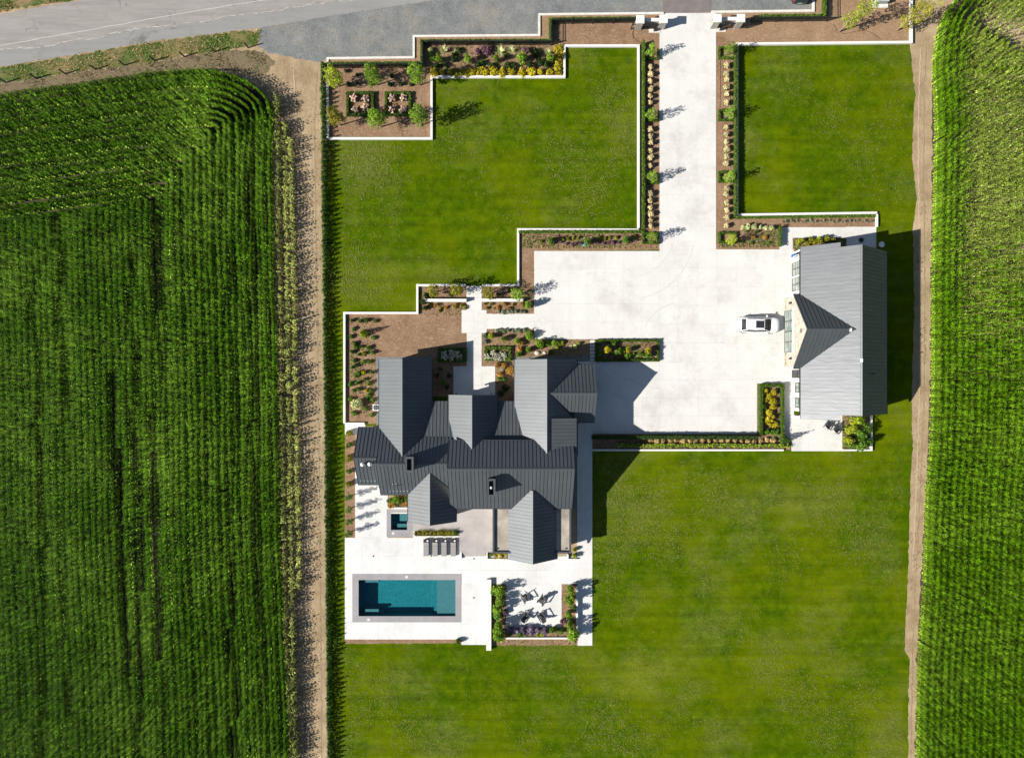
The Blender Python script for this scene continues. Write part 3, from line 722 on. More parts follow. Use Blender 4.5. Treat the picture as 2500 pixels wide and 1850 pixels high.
# roof vents, snow guards, small antenna
for x,y in ((884,1134),(902,1133)):
    p=W(x,y,5.5); o=obj('vent_pipe', MB().tube([(p.x,p.y,4.3),(p.x,p.y,5.35)],.11,10), MT['trim'], house, world=True)
    obj('vent_cap', MB().lathe([(.20,5.30),(.23,5.36),(.18,5.5),(.03,5.58)],(p.x,p.y,0),14), MT['towel'], o, world=True, smooth=True)
def roof_h(x,y): return max(fn(x,y) for fn in ALLROOFS)
def on_roof(px,py):
    h=3.5
    for _ in range(12):
        p=W(px,py,h); h=roof_h(p.x,p.y)
    return W(px,py,h)
guards=[(840+x/7.975,1030+1140/7.975) for x in (333,400,467,536,605)]+[(840+x/7.975,1030+1342/7.975) for x in (905,970,1037,1106,1173,1241)]+[(840+x/7.975,1030+1207/7.975) for x in (948,1016)]
for q in guards:
    p=on_roof(*q); obj('snow_guard', MB().box(p.x-.04,p.x+.04,p.y-.03,p.y+.03,p.z,p.z+.11), MT['lamp'], house, world=True)
p=on_roof(966,1186); obj('roof_antenna', MB().tube([(p.x-.4,p.y-.1,p.z+.05),(p.x-.35,p.y-.05,p.z+.3),(p.x+.1,p.y+.08,p.z+.38),(p.x+.6,p.y+.12,p.z+.32)],.03,6), MT['trim'], house, world=True)
for (x,y) in ((1203,1000),(1192,998)):
    pass
# windows on outer walls of the house
def window_on(parent, axis, c, a, z, w, h, sgn, wm=None, mull=2):
    """axis 'x' wall normal along x at x=c centred y=a; sgn outward"""
    fr = MB(); pn = []
    th=.05
    def bx(mb,a0,a1,z0,z1,d0,d1):
        if axis=='x': mb.box(min(c+sgn*d0,c+sgn*d1),max(c+sgn*d0,c+sgn*d1),a0,a1,z0,z1)
        else: mb.box(a0,a1,min(c+sgn*d0,c+sgn*d1),max(c+sgn*d0,c+sgn*d1),z0,z1)
    bx(fr,a-w/2,a+w/2,z,z+.07,.004,.07); bx(fr,a-w/2,a+w/2,z+h-.07,z+h,.004,.07)
    bx(fr,a-w/2,a-w/2+.07,z+.07,z+h-.07,.004,.07); bx(fr,a+w/2-.07,a+w/2,z+.07,z+h-.07,.004,.07)
    for k in range(1,mull):
        x=a-w/2+w*k/mull; bx(fr,x-.025,x+.025,z+.07,z+h-.07,.004,.06)
    bx(fr,a-w/2+.07,a+w/2-.07,z+h*.62,z+h*.62+.04,.004,.055)
    f = obj('window', fr, MT['black_metal'], parent, world=True)
    pane=MB(); bx(pane,a-w/2+.06,a+w/2-.06,z+.06,z+h-.06,.003,.03)
    obj('pane', pane, wm or MT['glass'], f, world=True)
    return f
for (ax,c,a,z,w,h,s) in (('y',1.9,-13.2,.9,1.2,1.5,1),('y',1.9,-10.7,.9,1.2,1.5,1),('y',1.86,2.2,.9,1.2,1.5,1),('y',1.86,5.3,.9,1.2,1.5,1),('x',-14.57,-1.5,.9,1.4,1.4,-1),('x',-14.57,0.6,.9,1.2,1.4,-1),
      ('x',-16.95,-8.6,.9,1.6,1.5,-1),('y',-15.7,-8.96,.2,2.6,2.2,-1),('y',-19.9,2.28,.2,3.0,2.2,-1),('y',-2.07,-4.34,.1,1.5,2.3,1),('x',6.4,-10,.9,1.5,1.4,1),('x',6.4,-12.5,.9,1.5,1.4,1),('x',8.96,-1.6,.1,4.6,2.3,1)):
    window_on(house,ax,c,a,z,w,h,s)
# porch sconces seen at the entrance eave
for x in (1114,1199):
    p=W(x,961,2.4); obj('wall_lantern', MB().box(p.x-.07,p.x+.07,p.y-.05,p.y+.1,2.2,2.5), MT['black_metal'], house, world=True)

# ------------------------------------------------------------------ garage
gar = thing('garage','long detached garage with shiny grey metal roof and stone gable','garage',(37,5,0))
GM = MT['roof_garage']
nmark = len(ALLROOFS)
G0 = Gable('y',-3.92,14.25,(32.3,3.0),(37.12,7.0),(41.94,3.0))
GD = Gable('x',31.5,36.9,(1.22,3.0),(5.33,6.6),(9.44,3.0))
G0.build(gar, GM, MT['white_board'], oh=.3, inset_ends=(.25,.25))
GD.build(gar, MT['roof'], MT['stone'], oh=.2, inset_ends=(.2,.0), sp=.45)
# porch extensions of the west slope at both ends
for (y0,y1) in ((14.25,14.75),(-4.48,-3.92)):
    A=Vector((32.3,y0+.001,3.0)); B=Vector((35.5,y0+.001,3.0+3.2*.83)); dy=Vector((0,y1-y0-.002,0)); dn=Vector((0,0,-.16))
    q=[A,A+dy,B+dy,B]; rf=obj('porch_roof', MB().hull8([x+dn for x in q],q), MT['trim'], gar, world=True)
    v=B-A; slope_panels(rf, A, dy, v, abs(y1-y0), v.length, .5, GM, None)
    s=1 if y1>0 else -1
    for xx in (32.75,35.2):
        yy = (y1-.15) if s>0 else (y0+.15)
        obj('porch_post', MB().box(xx-.09,xx+.09,yy-.09,yy+.09,.04,2.9+(xx-32.4)*.8), MT['white_board'], gar, world=True)
obj('roof_vent', MB().tube([(39.3,.55,4.7),(39.3,.55,5.7)],.06,8).tube([(39.0,.55,5.5),(39.7,.6,5.5)],.03,6), MT['trim'], gar, world=True)
for (x,y) in ((2104,878),(2082,803)):
    p=W(x,y,7.0); obj('ridge_flashing', MB().box(p.x-.12,p.x+.06,p.y-.25,p.y+.1,6.9 if x>2090 else 6.55,7.1 if x>2090 else 6.72), MT['towel'], gar, world=True)
# doors in the west front
def overhead_door(c, y0, y1, h, cols, rows, panem):
    fr=MB(); fr.box(c-.05,c-.003,y0,y1,.04,.24).box(c-.05,c-.003,y0,y1,h-.1,h)
    for k in range(cols+1):
        y=y0+(y1-y0)*k/cols; yy0=max(y0,y-.07); yy1=min(y1,y+.07); fr.box(c-.05,c-.003,yy0,yy1,.24,h-.1)
    for k in range(1,rows):
        z=.24+(h-.34)*k/rows; fr.box(c-.045,c-.004,y0+.07,y1-.07,z-.05,z+.05)
    dr=obj('garage_door', fr, mat('door_frame_grey',(.07,.07,.065),(.10,.10,.09)), gar, world=True)
    for i in range(cols):
        for j in range(rows):
            a=y0+(y1-y0)*i/cols+.07; b=y0+(y1-y0)*(i+1)/cols-.07; z0=.24+(h-.34)*j/rows+.05*(j>0); z1=.24+(h-.34)*(j+1)/rows-.05*(j<rows-1)
            obj('pane', MB().box(c-.03,c-.002,a,b,z0,z1), panem, dr, world=True)
overhead_door(31.7,3.05,7.82,2.45,4,4,MT['frost'])
obj('lintel', MB().box(31.6,31.698,2.85,8.0,2.46,2.68), MT['white_board'], gar, world=True)
for yy in (8.62,2.32):
    obj('wall_lantern', MB().box(31.5,31.69,yy-.11,yy+.11,1.7,2.1), MT['black_metal'], gar, world=True)
obj('gable_vent', MB().box(31.63,31.697,5.05,5.5,4.35,4.85), mat('vent_grey',(.13,.13,.14)), gar, world=True)
obj('stone_plinth', MB().box(31.55,31.695,1.45,2.98,.0,.5), MT['stone'], gar, world=True); obj('stone_plinth', MB().box(31.55,31.695,7.9,9.22,.0,.5), MT['stone'], gar, world=True)
overhead_door(32.6,11.85,13.45,2.5,2,3,MT['frost'])
overhead_door(32.6,10.1,11.65,2.5,2,3,MT['frost'])
window_on(gar,'x',32.6,.57,.1,.95,2.1,-1)
window_on(gar,'x',32.6,-.98,.9,1.15,1.5,-1,MT['frost'],2)
window_on(gar,'x',32.6,-2.72,.9,1.15,1.5,-1,MT['frost'],2)
obj('downpipe', MB().tube([(32.5,14.1,2.9),(32.5,14.1,.05)],.04,8), MT['white_board'], gar, world=True)

# ------------------------------------------------------------------ gate pillars, gates, fences
def pillar(px,py,h,lab):
    c=W(px,py,h); r=.46; t=thing('gate_pillar',lab,'pillar',(c.x,c.y,0),'stone gate pillars')
    obj('shaft', MB().box(-r+.09,r-.09,-r+.09,r-.09,0,h-.12), MT['stone_grey'], t)
    obj('cap', MB().hull8([(-r,-r,h-.12),(r,-r,h-.12),(r,r,h-.12),(-r,r,h-.12)],[(-r+.03,-r+.03,h),(r-.03,-r+.03,h),(r-.03,r-.03,h),(-r+.03,r-.03,h)]), MT['white_wall'], t)
    return t
pillar(1564,47,1.8,'westernmost white-capped stone gate pillar beside the black fence')
pillar(1621,46,1.8,'white-capped stone gate pillar on the left edge of the driveway')
pillar(1752.5,44,1.8,'white-capped stone gate pillar on the right edge of the driveway')
pillar(1810,44,1.8,'easternmost white-capped stone gate pillar beside the dark fence')
for (x0,x1,y,lab) in ((1575.5,1611,48.5,'low stone wall with white top between the left gate pillars'),(1763.5,1800,46,'low stone wall with white top between the right gate pillars')):
    a=W(x0,y,1.2); b=W(x1,y,1.2); t=thing('pillar_wall',lab,'wall',((a.x+b.x)/2,a.y,0))
    L=(b.x-a.x)/2
    obj('base', MB().box(-L,L,-.14,.14,0,1.12), MT['stone_grey'], t); obj('coping', MB().box(-L,L,-.19,.19,1.12,1.2), MT['white_wall'], t)
for (x0,x1,y0,y1) in ((1584,1611,72,81),(1745,1772,70,79)):
    a=W(x0,y1); b=W(x1,y0); o=obj('gate_footing', MB().box(a.x,b.x,a.y,b.y,0,.07), MT['kerb']); tag(o,'pale concrete footing at the %s gate'%('left' if x0<1700 else 'right'),'footing')
    t=thing('gate_opener','black gate opener arm on the %s footing'%('left' if x0<1700 else 'right'),'gate opener',((a.x+b.x)/2,(a.y+b.y)/2,.07))
    obj('motor', MB().box(-.12,.18,-.1,.1,0,.4), MT['black_metal'], t); obj('arm', MB().tube([(0,0,.35),(.6,.12,.4)],.03,6), MT['black_metal'], t)
def fence(name, lab, px, h, post_sp=2.55, group='black metal fences', cat='fence', panel=False):
    P=[W(*p).xy for p in px]; t=thing(name,lab,cat,(P[0].x,P[0].y,0),group)
    pk=MB()
    for i in range(len(P)-1):
        a,b=P[i],P[i+1]; L=(b-a).length; dv=(b-a)/L; nn=Vector((-dv.y,dv.x)); k=max(1,round(L/post_sp))
        for j in range(k+ (1 if i==len(P)-2 else 0)):
            q=a+dv*(L*j/k); obj('post', MB().box(q.x-.05,q.x+.05,q.y-.05,q.y+.05,0,h+.06), MT['black_metal'], t, world=True)
        for z in (.12,h-.22,h-.05):
            obj('rail', ribbon([a+dv*.052,b-dv*.052],.022,z,z+.045), MT['black_metal'], t, world=True)
        m_=int(L/.115)
        for j in range(1,m_):
            q=a+dv*(L*j/m_); pk.box(q.x-.011,q.x+.011,q.y-.011,q.y+.011,.06,h-.002)
    o=obj('pickets', pk, MT['black_metal'], t, world=True); o['kind']='stuff'
    return t
fence('metal_fence','black picket fence stepping along the north garden beds to the gate',[(803,168),(1035,166),(1035,112),(1346,111),(1346,60),(1546,57)],1.15)
fence('metal_fence','dark picket fence behind the hedge right of the gate',[(1832,55),(2017,53),(2017,-60)],1.15)
fence('metal_gate','black gate leaf folded open behind the left pillars',[(1540,72.5),(1600,72)],1.25,2.8,'open black gate leaves','gate')
fence('metal_gate','black gate leaf folded open behind the right pillars',[(1762,70),(1822,70)],1.25,2.8,'open black gate leaves','gate')
posts=[(15,202),(89,192.5),(160,181),(233,170),(304,160),(377,149),(450,139),(524,127),(606,117)]
for i,q in enumerate(posts):
    c=W(*q); o=obj('fence_post', MB().hull8([(-.07,-.07,0),(.07,-.07,0),(.07,.07,0),(-.07,.07,0)],[(-.06,-.06,1.2),(.07,-.05,1.15),(.06,.07,1.18),(-.06,.06,1.22)]), MT['post_wood'], loc=(c.x,c.y,0))
    tag(o,'dark wooden post, %s from the left along the roadside verge'%ordinal(i),'post','wooden posts along the verge')

# ------------------------------------------------------------------ pool and spa
def pool(name, lab, P, depth, wl, coping=None):
    a=W(P[0],P[3]); b=W(P[2],P[1]); cx,cy=(a.x+b.x)/2,(a.y+b.y)/2
    t=thing(name,lab,'pool',(cx,cy,0))
    mb=MB(); x0,x1,y0,y1=a.x-.04,b.x+.04,a.y-.04,b.y+.04
    mb.add([(x0,y0,.03),(x1,y0,.03),(x1,y1,.03),(x0,y1,.03),(x0,y0,-depth),(x1,y0,-depth),(x1,y1,-depth),(x0,y1,-depth)],[(4,5,6,7),(0,4,7,3),(1,2,6,5),(0,1,5,4),(3,7,6,2)])
    obj('basin', mb, MT['plaster'], t, world=True)
    obj('water', MB().add([(x0+.01,y0+.01,wl),(x1-.01,y0+.01,wl),(x1-.01,y1-.01,wl),(x0+.01,y1-.01,wl)],[(0,1,2,3)]), MT['water'], t, world=True)
    return t,a,b
t,a,b=pool('swimming_pool','long blue-green swimming pool with grey stone coping',POOL,1.32,-.12)
st=MT['stone_paving']; c0=W(860.5,1518); c1=W(1126.5,1400)
def tiles(parent,x0,x1,y0,y1,nx,ny):
    sx=(x1-x0)/nx; sy=(y1-y0)/ny
    for i in range(nx):
        for j in range(ny):
            obj('coping_stone', MB().box(x0+i*sx+.004,x0+(i+1)*sx-.004,y0+j*sy+.004,y0+(j+1)*sy-.004,-.03,.052), st, parent, world=True)
tiles(t,c0.x,c1.x,b.y,c1.y,3,1); tiles(t,c0.x,c1.x,c0.y,a.y,3,1); tiles(t,c0.x,a.x,a.y,b.y,1,2); tiles(t,b.x,c1.x,a.y,b.y,1,2)
sx=W(1066,0).x
obj('sun_shelf', MB().box(sx,b.x,a.y,b.y,-1.3,-.38), MT['plaster_pale'], t, world=True)
obj('shelf_step', MB().box(sx-.4,sx,a.y,b.y,-1.3,-.75), MT['plaster'], t, world=True)
o=obj('tile_line', MB().box(W(1051.5,0).x-.03,W(1051.5,0).x+.03,a.y+.1,b.y-.1,-1.318,-1.31), MT['plaster_pale'], t, world=True)
for (y0,y1) in ((b.y-.42,b.y),(a.y+.35,a.y+.65)):
    obj('bench', MB().box(a.x+.62,a.x+2.25,y0,y1,-1.3,-.42), MT['plaster_pale'], t, world=True)
obj('corner_bench', MB().box(a.x+.62,a.x+2.8,a.y,a.y+.35,-1.3,-.8), MT['plaster'], t, world=True)
for q in ((900,1511.5),(993,1407.5)):
    p=W(*q); obj('skimmer_lid', MB().box(p.x-.14,p.x+.14,p.y-.14,p.y+.14,.05,.06), MT['kerb'], t, world=True)
t,a,b=pool('spa','small square blue spa beside the gabled wing','%s'and SPA,1.0,-.1)
obj('spa_bench', MB().box(a.x+.95,b.x,a.y+.95,b.y-.02,-.99,-.42), MT['plaster_pale'], t, world=True)
obj('spa_bench', MB().box(a.x+.6,b.x,a.y+.22,a.y+.62,-.99,-.42), MT['plaster_pale'], t, world=True)
obj('spillway', MB().box(a.x,b.x,b.y,b.y+.1,-.02,.056), MT['white_wall'], t, world=True)
p=W(960,1301); obj('skimmer_lid', MB().box(p.x-.13,p.x+.13,p.y-.13,p.y+.13,.045,.056), MT['kerb'], t, world=True)

# ------------------------------------------------------------------ furniture
def copy_tree(root, loc, rz, label):
    r=root.copy(); COL.objects.link(r); r.location=loc; r.rotation_euler=(0,0,rz); r['label']=label
    for ch in list(root.children):
        c=ch.copy(); COL.objects.link(c); c.parent=r
        for g in ch.children:
            e=g.copy(); COL.objects.link(e); e.parent=c
    return r
def lounger():
    t=thing('sun_lounger','','sun lounger',(0,0,0),'grey sun loungers on the pool deck')
    w=.31
    obj('frame', MB().box(-w,w,-.98,.98,.14,.2), MT['maroon'], t)
    for sx in (-1,1):
        for yy in (-.88,.86): obj('leg', MB().box(sx*.26-.03,sx*.26+.03,yy-.03,yy+.03,0,.14), MT['maroon'], t)
    obj('seat_cushion', MB().box(-w+.01,w-.01,-.97,.20,.2,.31), MT['cushion'], t)
    obj('back_cushion', MB().hull8([(-w+.01,.22,.2),(w-.01,.22,.2),(w-.01,.64,.30),(-w+.01,.64,.30)],[(-w+.01,.22,.31),(w-.01,.22,.31),(w-.01,.64,.42),(-w+.01,.64,.42)]), MT['cushion'], t)
    obj('headrest', MB().hull8([(-w,.66,.26),(w,.66,.26),(w,.98,.33),(-w,.98,.33)],[(-w,.66,.36),(w,.66,.36),(w-.05,1.0,.42),(-w+.12,1.0,.42)]), MT['maroon'], t)
    obj('towel', MB().box(.1,.27,.74,.92,.42,.46), MT['towel'], t)
    return t
L0=lounger(); xs=(1041,1062.7,1084.5,1107)
for i,x in enumerate(xs):
    c=W(x,1335); lab='grey cushioned sun lounger, %s from the left behind the pool'%ordinal(i)
    if i==0: L0.location=(c.x,c.y,.04); L0['label']=lab
    else: copy_tree(L0,(c.x,c.y,.04),0,lab)
def adirondack():
    t=thing('garden_chair','','chair',(0,0,0),'charcoal garden armchairs')
    D=MT['dark_resin']; seat=MB(); back=MB()
    for k in range(5):      # front is -y
        y=-.30+k*.125; seat.box(-.27,.27,y,y+.115,.36-.032*k,.385-.032*k)
    obj('seat',seat,D,t)
    for k in range(5):
        x=-.25+k*.1; hh=1.0-.04*abs(k-2)**1.5
        back.hull8([(x,.26,.22),(x+.09,.26,.22),(x+.09,.29,.22),(x,.29,.22)],[(x-.012,.62,hh),(x+.1,.62,hh),(x+.1,.65,hh),(x-.012,.65,hh)])
    obj('backrest',back,D,t)
    obj('back_brace',MB().box(-.33,.33,.5,.54,.58,.66),D,t)
    for s in (-1,1):
        obj('armrest',MB().hull8([(s*.34-.09,-.42,.58),(s*.34+.09,-.42,.58),(s*.34+.05,.5,.58),(s*.34-.05,.5,.58)],[(s*.34-.09,-.42,.61),(s*.34+.09,-.42,.61),(s*.34+.05,.5,.61),(s*.34-.05,.5,.61)]),D,t)
        obj('leg',MB().box(s*.33-.025,s*.33+.025,-.38,-.28,0,.58),D,t)
        obj('leg',MB().hull8([(s*.29-.02,.55,0),(s*.29+.02,.55,0),(s*.29+.02,.68,0),(s*.29-.02,.68,0)],[(s*.29-.02,-.36,.26),(s*.29+.02,-.36,.26),(s*.29+.02,-.28,.36),(s*.29-.02,-.28,.36)]),D,t)
    return t
A0=adirondack(); A0.scale=(1.03,1.03,1.03)
chairs=[(1284,1457,32,'charcoal garden chair at the north-west of the fire patio ring'),(1322,1463,-36,'charcoal garden chair at the north-east of the fire patio ring'),
        (1284,1500,143,'charcoal garden chair at the south-west of the fire patio ring'),(1321,1500,-148,'charcoal garden chair at the south-east of the fire patio ring'),
        (2021,1034,150,'dark garden chair tucked under the garage roof edge'),(2042,1045,140,'dark garden chair next to the feathery garage bed')]
for i,(x,y,a,lab) in enumerate(chairs):
    c=W(x,y)
    if i==0: A0.location=(c.x,c.y,.04); A0.rotation_euler=(0,0,R(a)); A0['label']=lab
    else: copy_tree(A0,(c.x,c.y,.04),R(a),lab)

# ------------------------------------------------------------------ cars
def car(label, loc, rz, paint, sunroof):
    t=thing('parked_car',label,'car',loc,None,rz)
    # body: stations along x (front +), half width, sill, belt height with crowned top
    st=[(-2.38,.55,.52,.86),(-2.30,.78,.40,.98),(-2.05,.90,.30,1.04),(-1.4,.945,.26,1.03),(-.4,.95,.24,1.0),(.6,.95,.24,.975),(1.0,.945,.25,.955),(1.5,.93,.26,.91),(1.95,.88,.28,.86),(2.2,.76,.32,.78),(2.34,.56,.38,.70),(2.40,.30,.44,.64)]
    vs=[];n=14
    for x,w,z0,z1 in st:
        hh=z1-z0
        prof=[(-.86,0),(-.96,.18),(-1.0,.42),(-.985,.66),(-.93,.84),(-.80,.95),(-.45,1.0),(.45,1.0),(.80,.95),(.93,.84),(.985,.66),(1.0,.42),(.96,.18),(.86,0)]
        vs+=[(x,w*a,z0+hh*b) for a,b in prof]
    fs=[]
    for i in range(len(st)-1):
        for k in range(n): fs.append((i*n+k,i*n+(k+1)%n,(i+1)*n+(k+1)%n,(i+1)*n+k)[::-1])
    fs+=[tuple(range(n)),tuple(range((len(st)-1)*n,len(st)*n))[::-1]]
    b=obj('body',MB().add(vs,fs),paint,t,smooth=True)
    # cabin: glass house plus roof skin
    base=[(-2.12,.70),(-1.9,.80),(-.6,.84),(.62,.82),(1.18,.74),(1.36,.45)]
    top=[(-1.72,.56),(-1.55,.62),(-.6,.66),(.22,.62),(.36,.57),(.42,.36)]
    zb,zt=.93,1.56
    def ring(p,z,sag=0): return [(x,w,z-sag*0) for x,w in p]+[(x,-w,z) for x,w in p[::-1]]
    rb=ring(base,zb); rt=ring(top,zt); m=len(rb)
    obj('cabin_glass',MB().add(rb+rt,[(i,(i+1)%m,m+(i+1)%m,m+i)[::-1] for i in range(m)]),MT['glass'],t)
    rr=[(x*1.0,y*1.02,zt+.005) for x,y,_ in rt]; r2=[(x*.94-.02,y*.86,zt+.05) for x,y,_ in rt]
    obj('roof',MB().add(rr+r2,[(i,(i+1)%m,m+(i+1)%m,m+i)[::-1] for i in range(m)]+[tuple(range(m,2*m))[::-1],tuple(range(m))]),paint,t,smooth=False)
    for s in (-1,1):
        for (i,j) in ((0,1),(2,2),(4,4)):
            p=Vector((base[i][0],s*base[i][1]*1.005,zb)); q=Vector((top[j][0],s*top[j][1]*1.01,zt+.01))
            obj('pillar',MB().tube([p,q],.045 if i!=2 else .03,6),paint if i!=2 else MT['black_metal'],t)
        obj('roof_rail',MB().tube([(-1.5,s*.585,zt+.06),(-1.3,s*.6,zt+.09),(.0,s*.6,zt+.09),(.2,s*.56,zt+.05)],.02,6),MT['alloy'],t)
        obj('mirror',MB().hull8([(.72,s*.9,.98),(.9,s*.9,.98),(.88,s*1.12,1.0),(.76,s*1.12,1.0)],[(.72,s*.9,1.1),(.88,s*.9,1.1),(.86,s*1.12,1.12),(.76,s*1.12,1.12)]),paint,t)
        obj('headlight',MB().hull8([(1.98,s*.84,.70),(2.30,s*.55,.62),(2.33,s*.5,.62),(2.0,s*.8,.70)],[(1.94,s*.82,.82),(2.24,s*.55,.765),(2.27,s*.48,.765),(1.97,s*.77,.83)]),MT['lamp'],t)
        obj('tail_light',MB().hull8([(-2.30,s*.80,.80),(-2.0,s*.915,.80),(-1.98,s*.9,.80),(-2.32,s*.74,.80)],[(-2.28,s*.80,.95),(-2.0,s*.92,.95),(-1.98,s*.9,.97),(-2.30,s*.7,.97)]),MT['red_lamp'],t)
        for x in (-1.42,1.45):
            w=obj('wheel',MB().tube([(x,s*.74,.35),(x,s*.955,.35)],.35,18),MT['rubber'],t)
            obj('rim',MB().tube([(x,s*.956,.35),(x,s*.965,.35)],.23,14),MT['alloy'],w)
    if sunroof:
        obj('sunroof',MB().box(-.62,.33,-.42,.42,zt+.048,zt+.058),MT['glass'],t)
        obj('sunroof_bar',MB().box(-.33,-.29,-.42,.42,zt+.0585,zt+.066),MT['black_metal'],t)
    obj('bonnet_crease',MB().tube([(1.25,.5,.955),(1.9,.42,.875)],.008,4).tube([(1.25,-.5,.955),(1.9,-.42,.875)],.008,4),paint,t)
    obj('number_plate',MB().box(-2.385,-2.375,-.25,.25,.62,.73),MT['towel'],t)
    return t
c=W(1846.5,794.5); car('white SUV with dark sunroof parked in front of the stone gable',(c.x,c.y,.042),R(-1),MT['car_white'],True)
c=W(1945,-33); car('dark green car parked on the gravel, cut by the top edge',(c.x,c.y,.02),R(92),MT['car_dark'],False)

# ------------------------------------------------------------------ small things
c=W(1937.5,626); t=thing('storage_tub','small blue plastic tub against the garage wall','tub',(c.x-.12,c.y,.04))
obj('tub',MB().hull8([(-.2,-.14,0),(.2,-.14,0),(.2,.14,0),(-.2,.14,0)],[(-.25,-.18,.4),(.25,-.18,.4),(.25,.18,.4),(-.25,.18,.4)]),MT['blue'],t)
obj('lid',MB().box(-.27,.27,-.2,.2,.4,.45),MT['blue'],t)
c=W(1424,597); t=thing('valve_box','pale teal irrigation box in the bed left of the court','valve box',(c.x,c.y,0))
obj('box',MB().box(-.26,.26,-.2,.2,0,.1),MT['teal'],t); obj('lid',MB().box(-.22,.22,-.16,.16,.1,.12),MT['teal'],t)
c=W(2102,586.6); o=obj('manhole_cover',MB().lathe([(.29,.0),(.29,.03),(.25,.035),(.25,.03),(.05,.03)],(0,0,0),20),MT['black_metal'],loc=(c.x,c.y,.042)); tag(o,'round black cover set in the garage north patio','cover')
c=W(2133,604); t=thing('satellite_dish','round white dish on a pole behind the garage','dish',(c.x,c.y,.04))
obj('pole',MB().tube([(0,0,0),(0,0,1.5)],.03,8),MT['alloy'],t)
obj('dish',MB().lathe([(.03,-.08),(.16,-.05),(.28,.0),(.33,.06),(.30,.07),(.15,.0),(.02,-.03)],(.03,.0,1.6),20),MT['towel'],t,smooth=True)
obj('leg',MB().tube([(-.35,-.1,0),(0,0,.5)],.02,6).tube([(.2,-.3,0),(0,0,.5)],.02,6),MT['alloy'],t)
c=W(921,994); t=thing('air_conditioner','white round-topped air conditioner beside the west wing wall','air conditioner',(c.x,c.y,.03))
obj('cabinet',MB().box(-.36,.36,-.36,.36,0,.8),MT['towel'],t); obj('fan_grille',MB().lathe([(.30,.80),(.31,.83),(.27,.84),(.27,.81),(.05,.81)],(0,0,0),20),MT['black_metal'],t); obj('fan',MB().box(-.26,.26,-.05,.05,.812,.83).box(-.05,.05,-.26,.26,.812,.83),MT['alloy'],t)
c=W(2147,10); t=thing('utility_cabinet','grey utility cabinet on white pad, cut by the top edge','cabinet',(c.x,c.y,0))
obj('pad',MB().box(-.95,.95,-.5,.7,0,.12),MT['kerb'],t); obj('cabinet',MB().box(-.5,.7,-.1,.55,.12,.75),mat('cabinet_grey',(.22,.24,.25)),t); obj('lid',MB().box(-.53,.73,-.13,.58,.75,.8),mat('cabinet_lid',(.30,.32,.33)),t)
for i,y in enumerate((1222,1265,1303,1343,1382,1420)):
    a=W(1440.5,560+(y+15)/4.466); b=W(1452,560+(y-15)/4.466)
    o=obj('stepping_stone',MB().box(a.x,b.x,a.y,b.y,0,.05),MT['concrete']); tag(o,'pale rectangular stepping stone, %s from the court along the house bed'%ordinal(i),'stepping stone','stepping stones by the court bed')
def rock(px,py,r,lab):
    c=W(px,py); V=[];Fc=[]; n=9
    mb=MB(); prof=[(.7,0),(1.0,.25),(.85,.6),(.4,.8)]
    for rr,z in prof:
        for k in range(n):
            a=2*math.pi*k/n; q=r*rr*rng.uniform(.8,1.15); V.append((q*math.cos(a),q*math.sin(a)*.8,z*r))
    for i in range(3):
        for k in range(n): Fc.append((i*n+k,i*n+(k+1)%n,(i+1)*n+(k+1)%n,(i+1)*n+k))
    Fc.append(tuple(range(3*n,4*n))); mb.add(V,Fc); o=obj('boulder',mb,MT['rock'],loc=(c.x,c.y,.01)); tag(o,lab,'boulder')
rock(1311,862,.3,'pale boulder in the bed north of the right wing'); rock(1329,861,.18,'small boulder beside the pale boulder in the front bed')
def hose(name,lab,px,r,m):
    pts=[(*W(*p).xy,.04) for p in px]; o=obj(name,MB().tube(pts,r,6),m); tag(o,lab,'pipe')
pipe_m=mat('brown_pipe',(.05,.03,.02))
hose('irrigation_pipe','thin brown pipe curving from the left gate to the hedge',[(1546,75),(1544,82),(1546,92),(1556,101),(1566,106)],.025,pipe_m)
for x in (1758,1774+9):
    hose('irrigation_pipe','thin drip pipe %s of the hydrangeas right of the drive'%('west' if x<1770 else 'east'),[(x,148),(x+1,200),(x-1,268)],.012,pipe_m)
hose('irrigation_pipe','long thin pipe winding round the trees near the field wall',[(2034,58),(2042,75),(2060,84),(2085,78),(2110,75),(2130,82),(2150,97)],.015,pipe_m)

# ------------------------------------------------------------------ plants
def leaf_cloud(blobs, n, size, seed, flat=.0, aspect=.6, up=.6):
    g=np.random.default_rng(seed); B=np.array(blobs,float); w=(B[:,3]*B[:,4]*B[:,5])**.67; w/=w.sum()
    idx=g.choice(len(B),n,p=w); D=g.normal(size=(n,3)); D/=np.linalg.norm(D,axis=1,keepdims=True)
    r=g.uniform(.5,1.0,n)**.5
    bumpy=1+.18*np.sin(D[:,0]*7+idx)*np.cos(D[:,1]*6+idx*2)+.12*np.sin(D[:,2]*9+idx)
    C=B[idx,:3]+D*B[idx,3:6]*1.0*(r*bumpy)[:,None]
    Nn=D+g.normal(size=(n,3))*.7; Nn[:,2]+=up; Nn/=np.linalg.norm(Nn,axis=1,keepdims=True)
    Tn=np.cross(Nn,g.normal(size=(n,3))); Tn/=np.linalg.norm(Tn,axis=1,keepdims=True); Bn=np.cross(Nn,Tn)
    s=size*g.uniform(.6,1.35,n)[:,None]
    V=np.stack([C-Tn*s*.5, C+Bn*s*aspect*.5-Tn*s*.05, C+Tn*s*.5-Nn*s*.12, C-Bn*s*aspect*.5-Tn*s*.05],1).reshape(-1,3)
    V[:,2]=np.maximum(V[:,2],.01)
    return V, np.arange(4*n).reshape(-1,4)
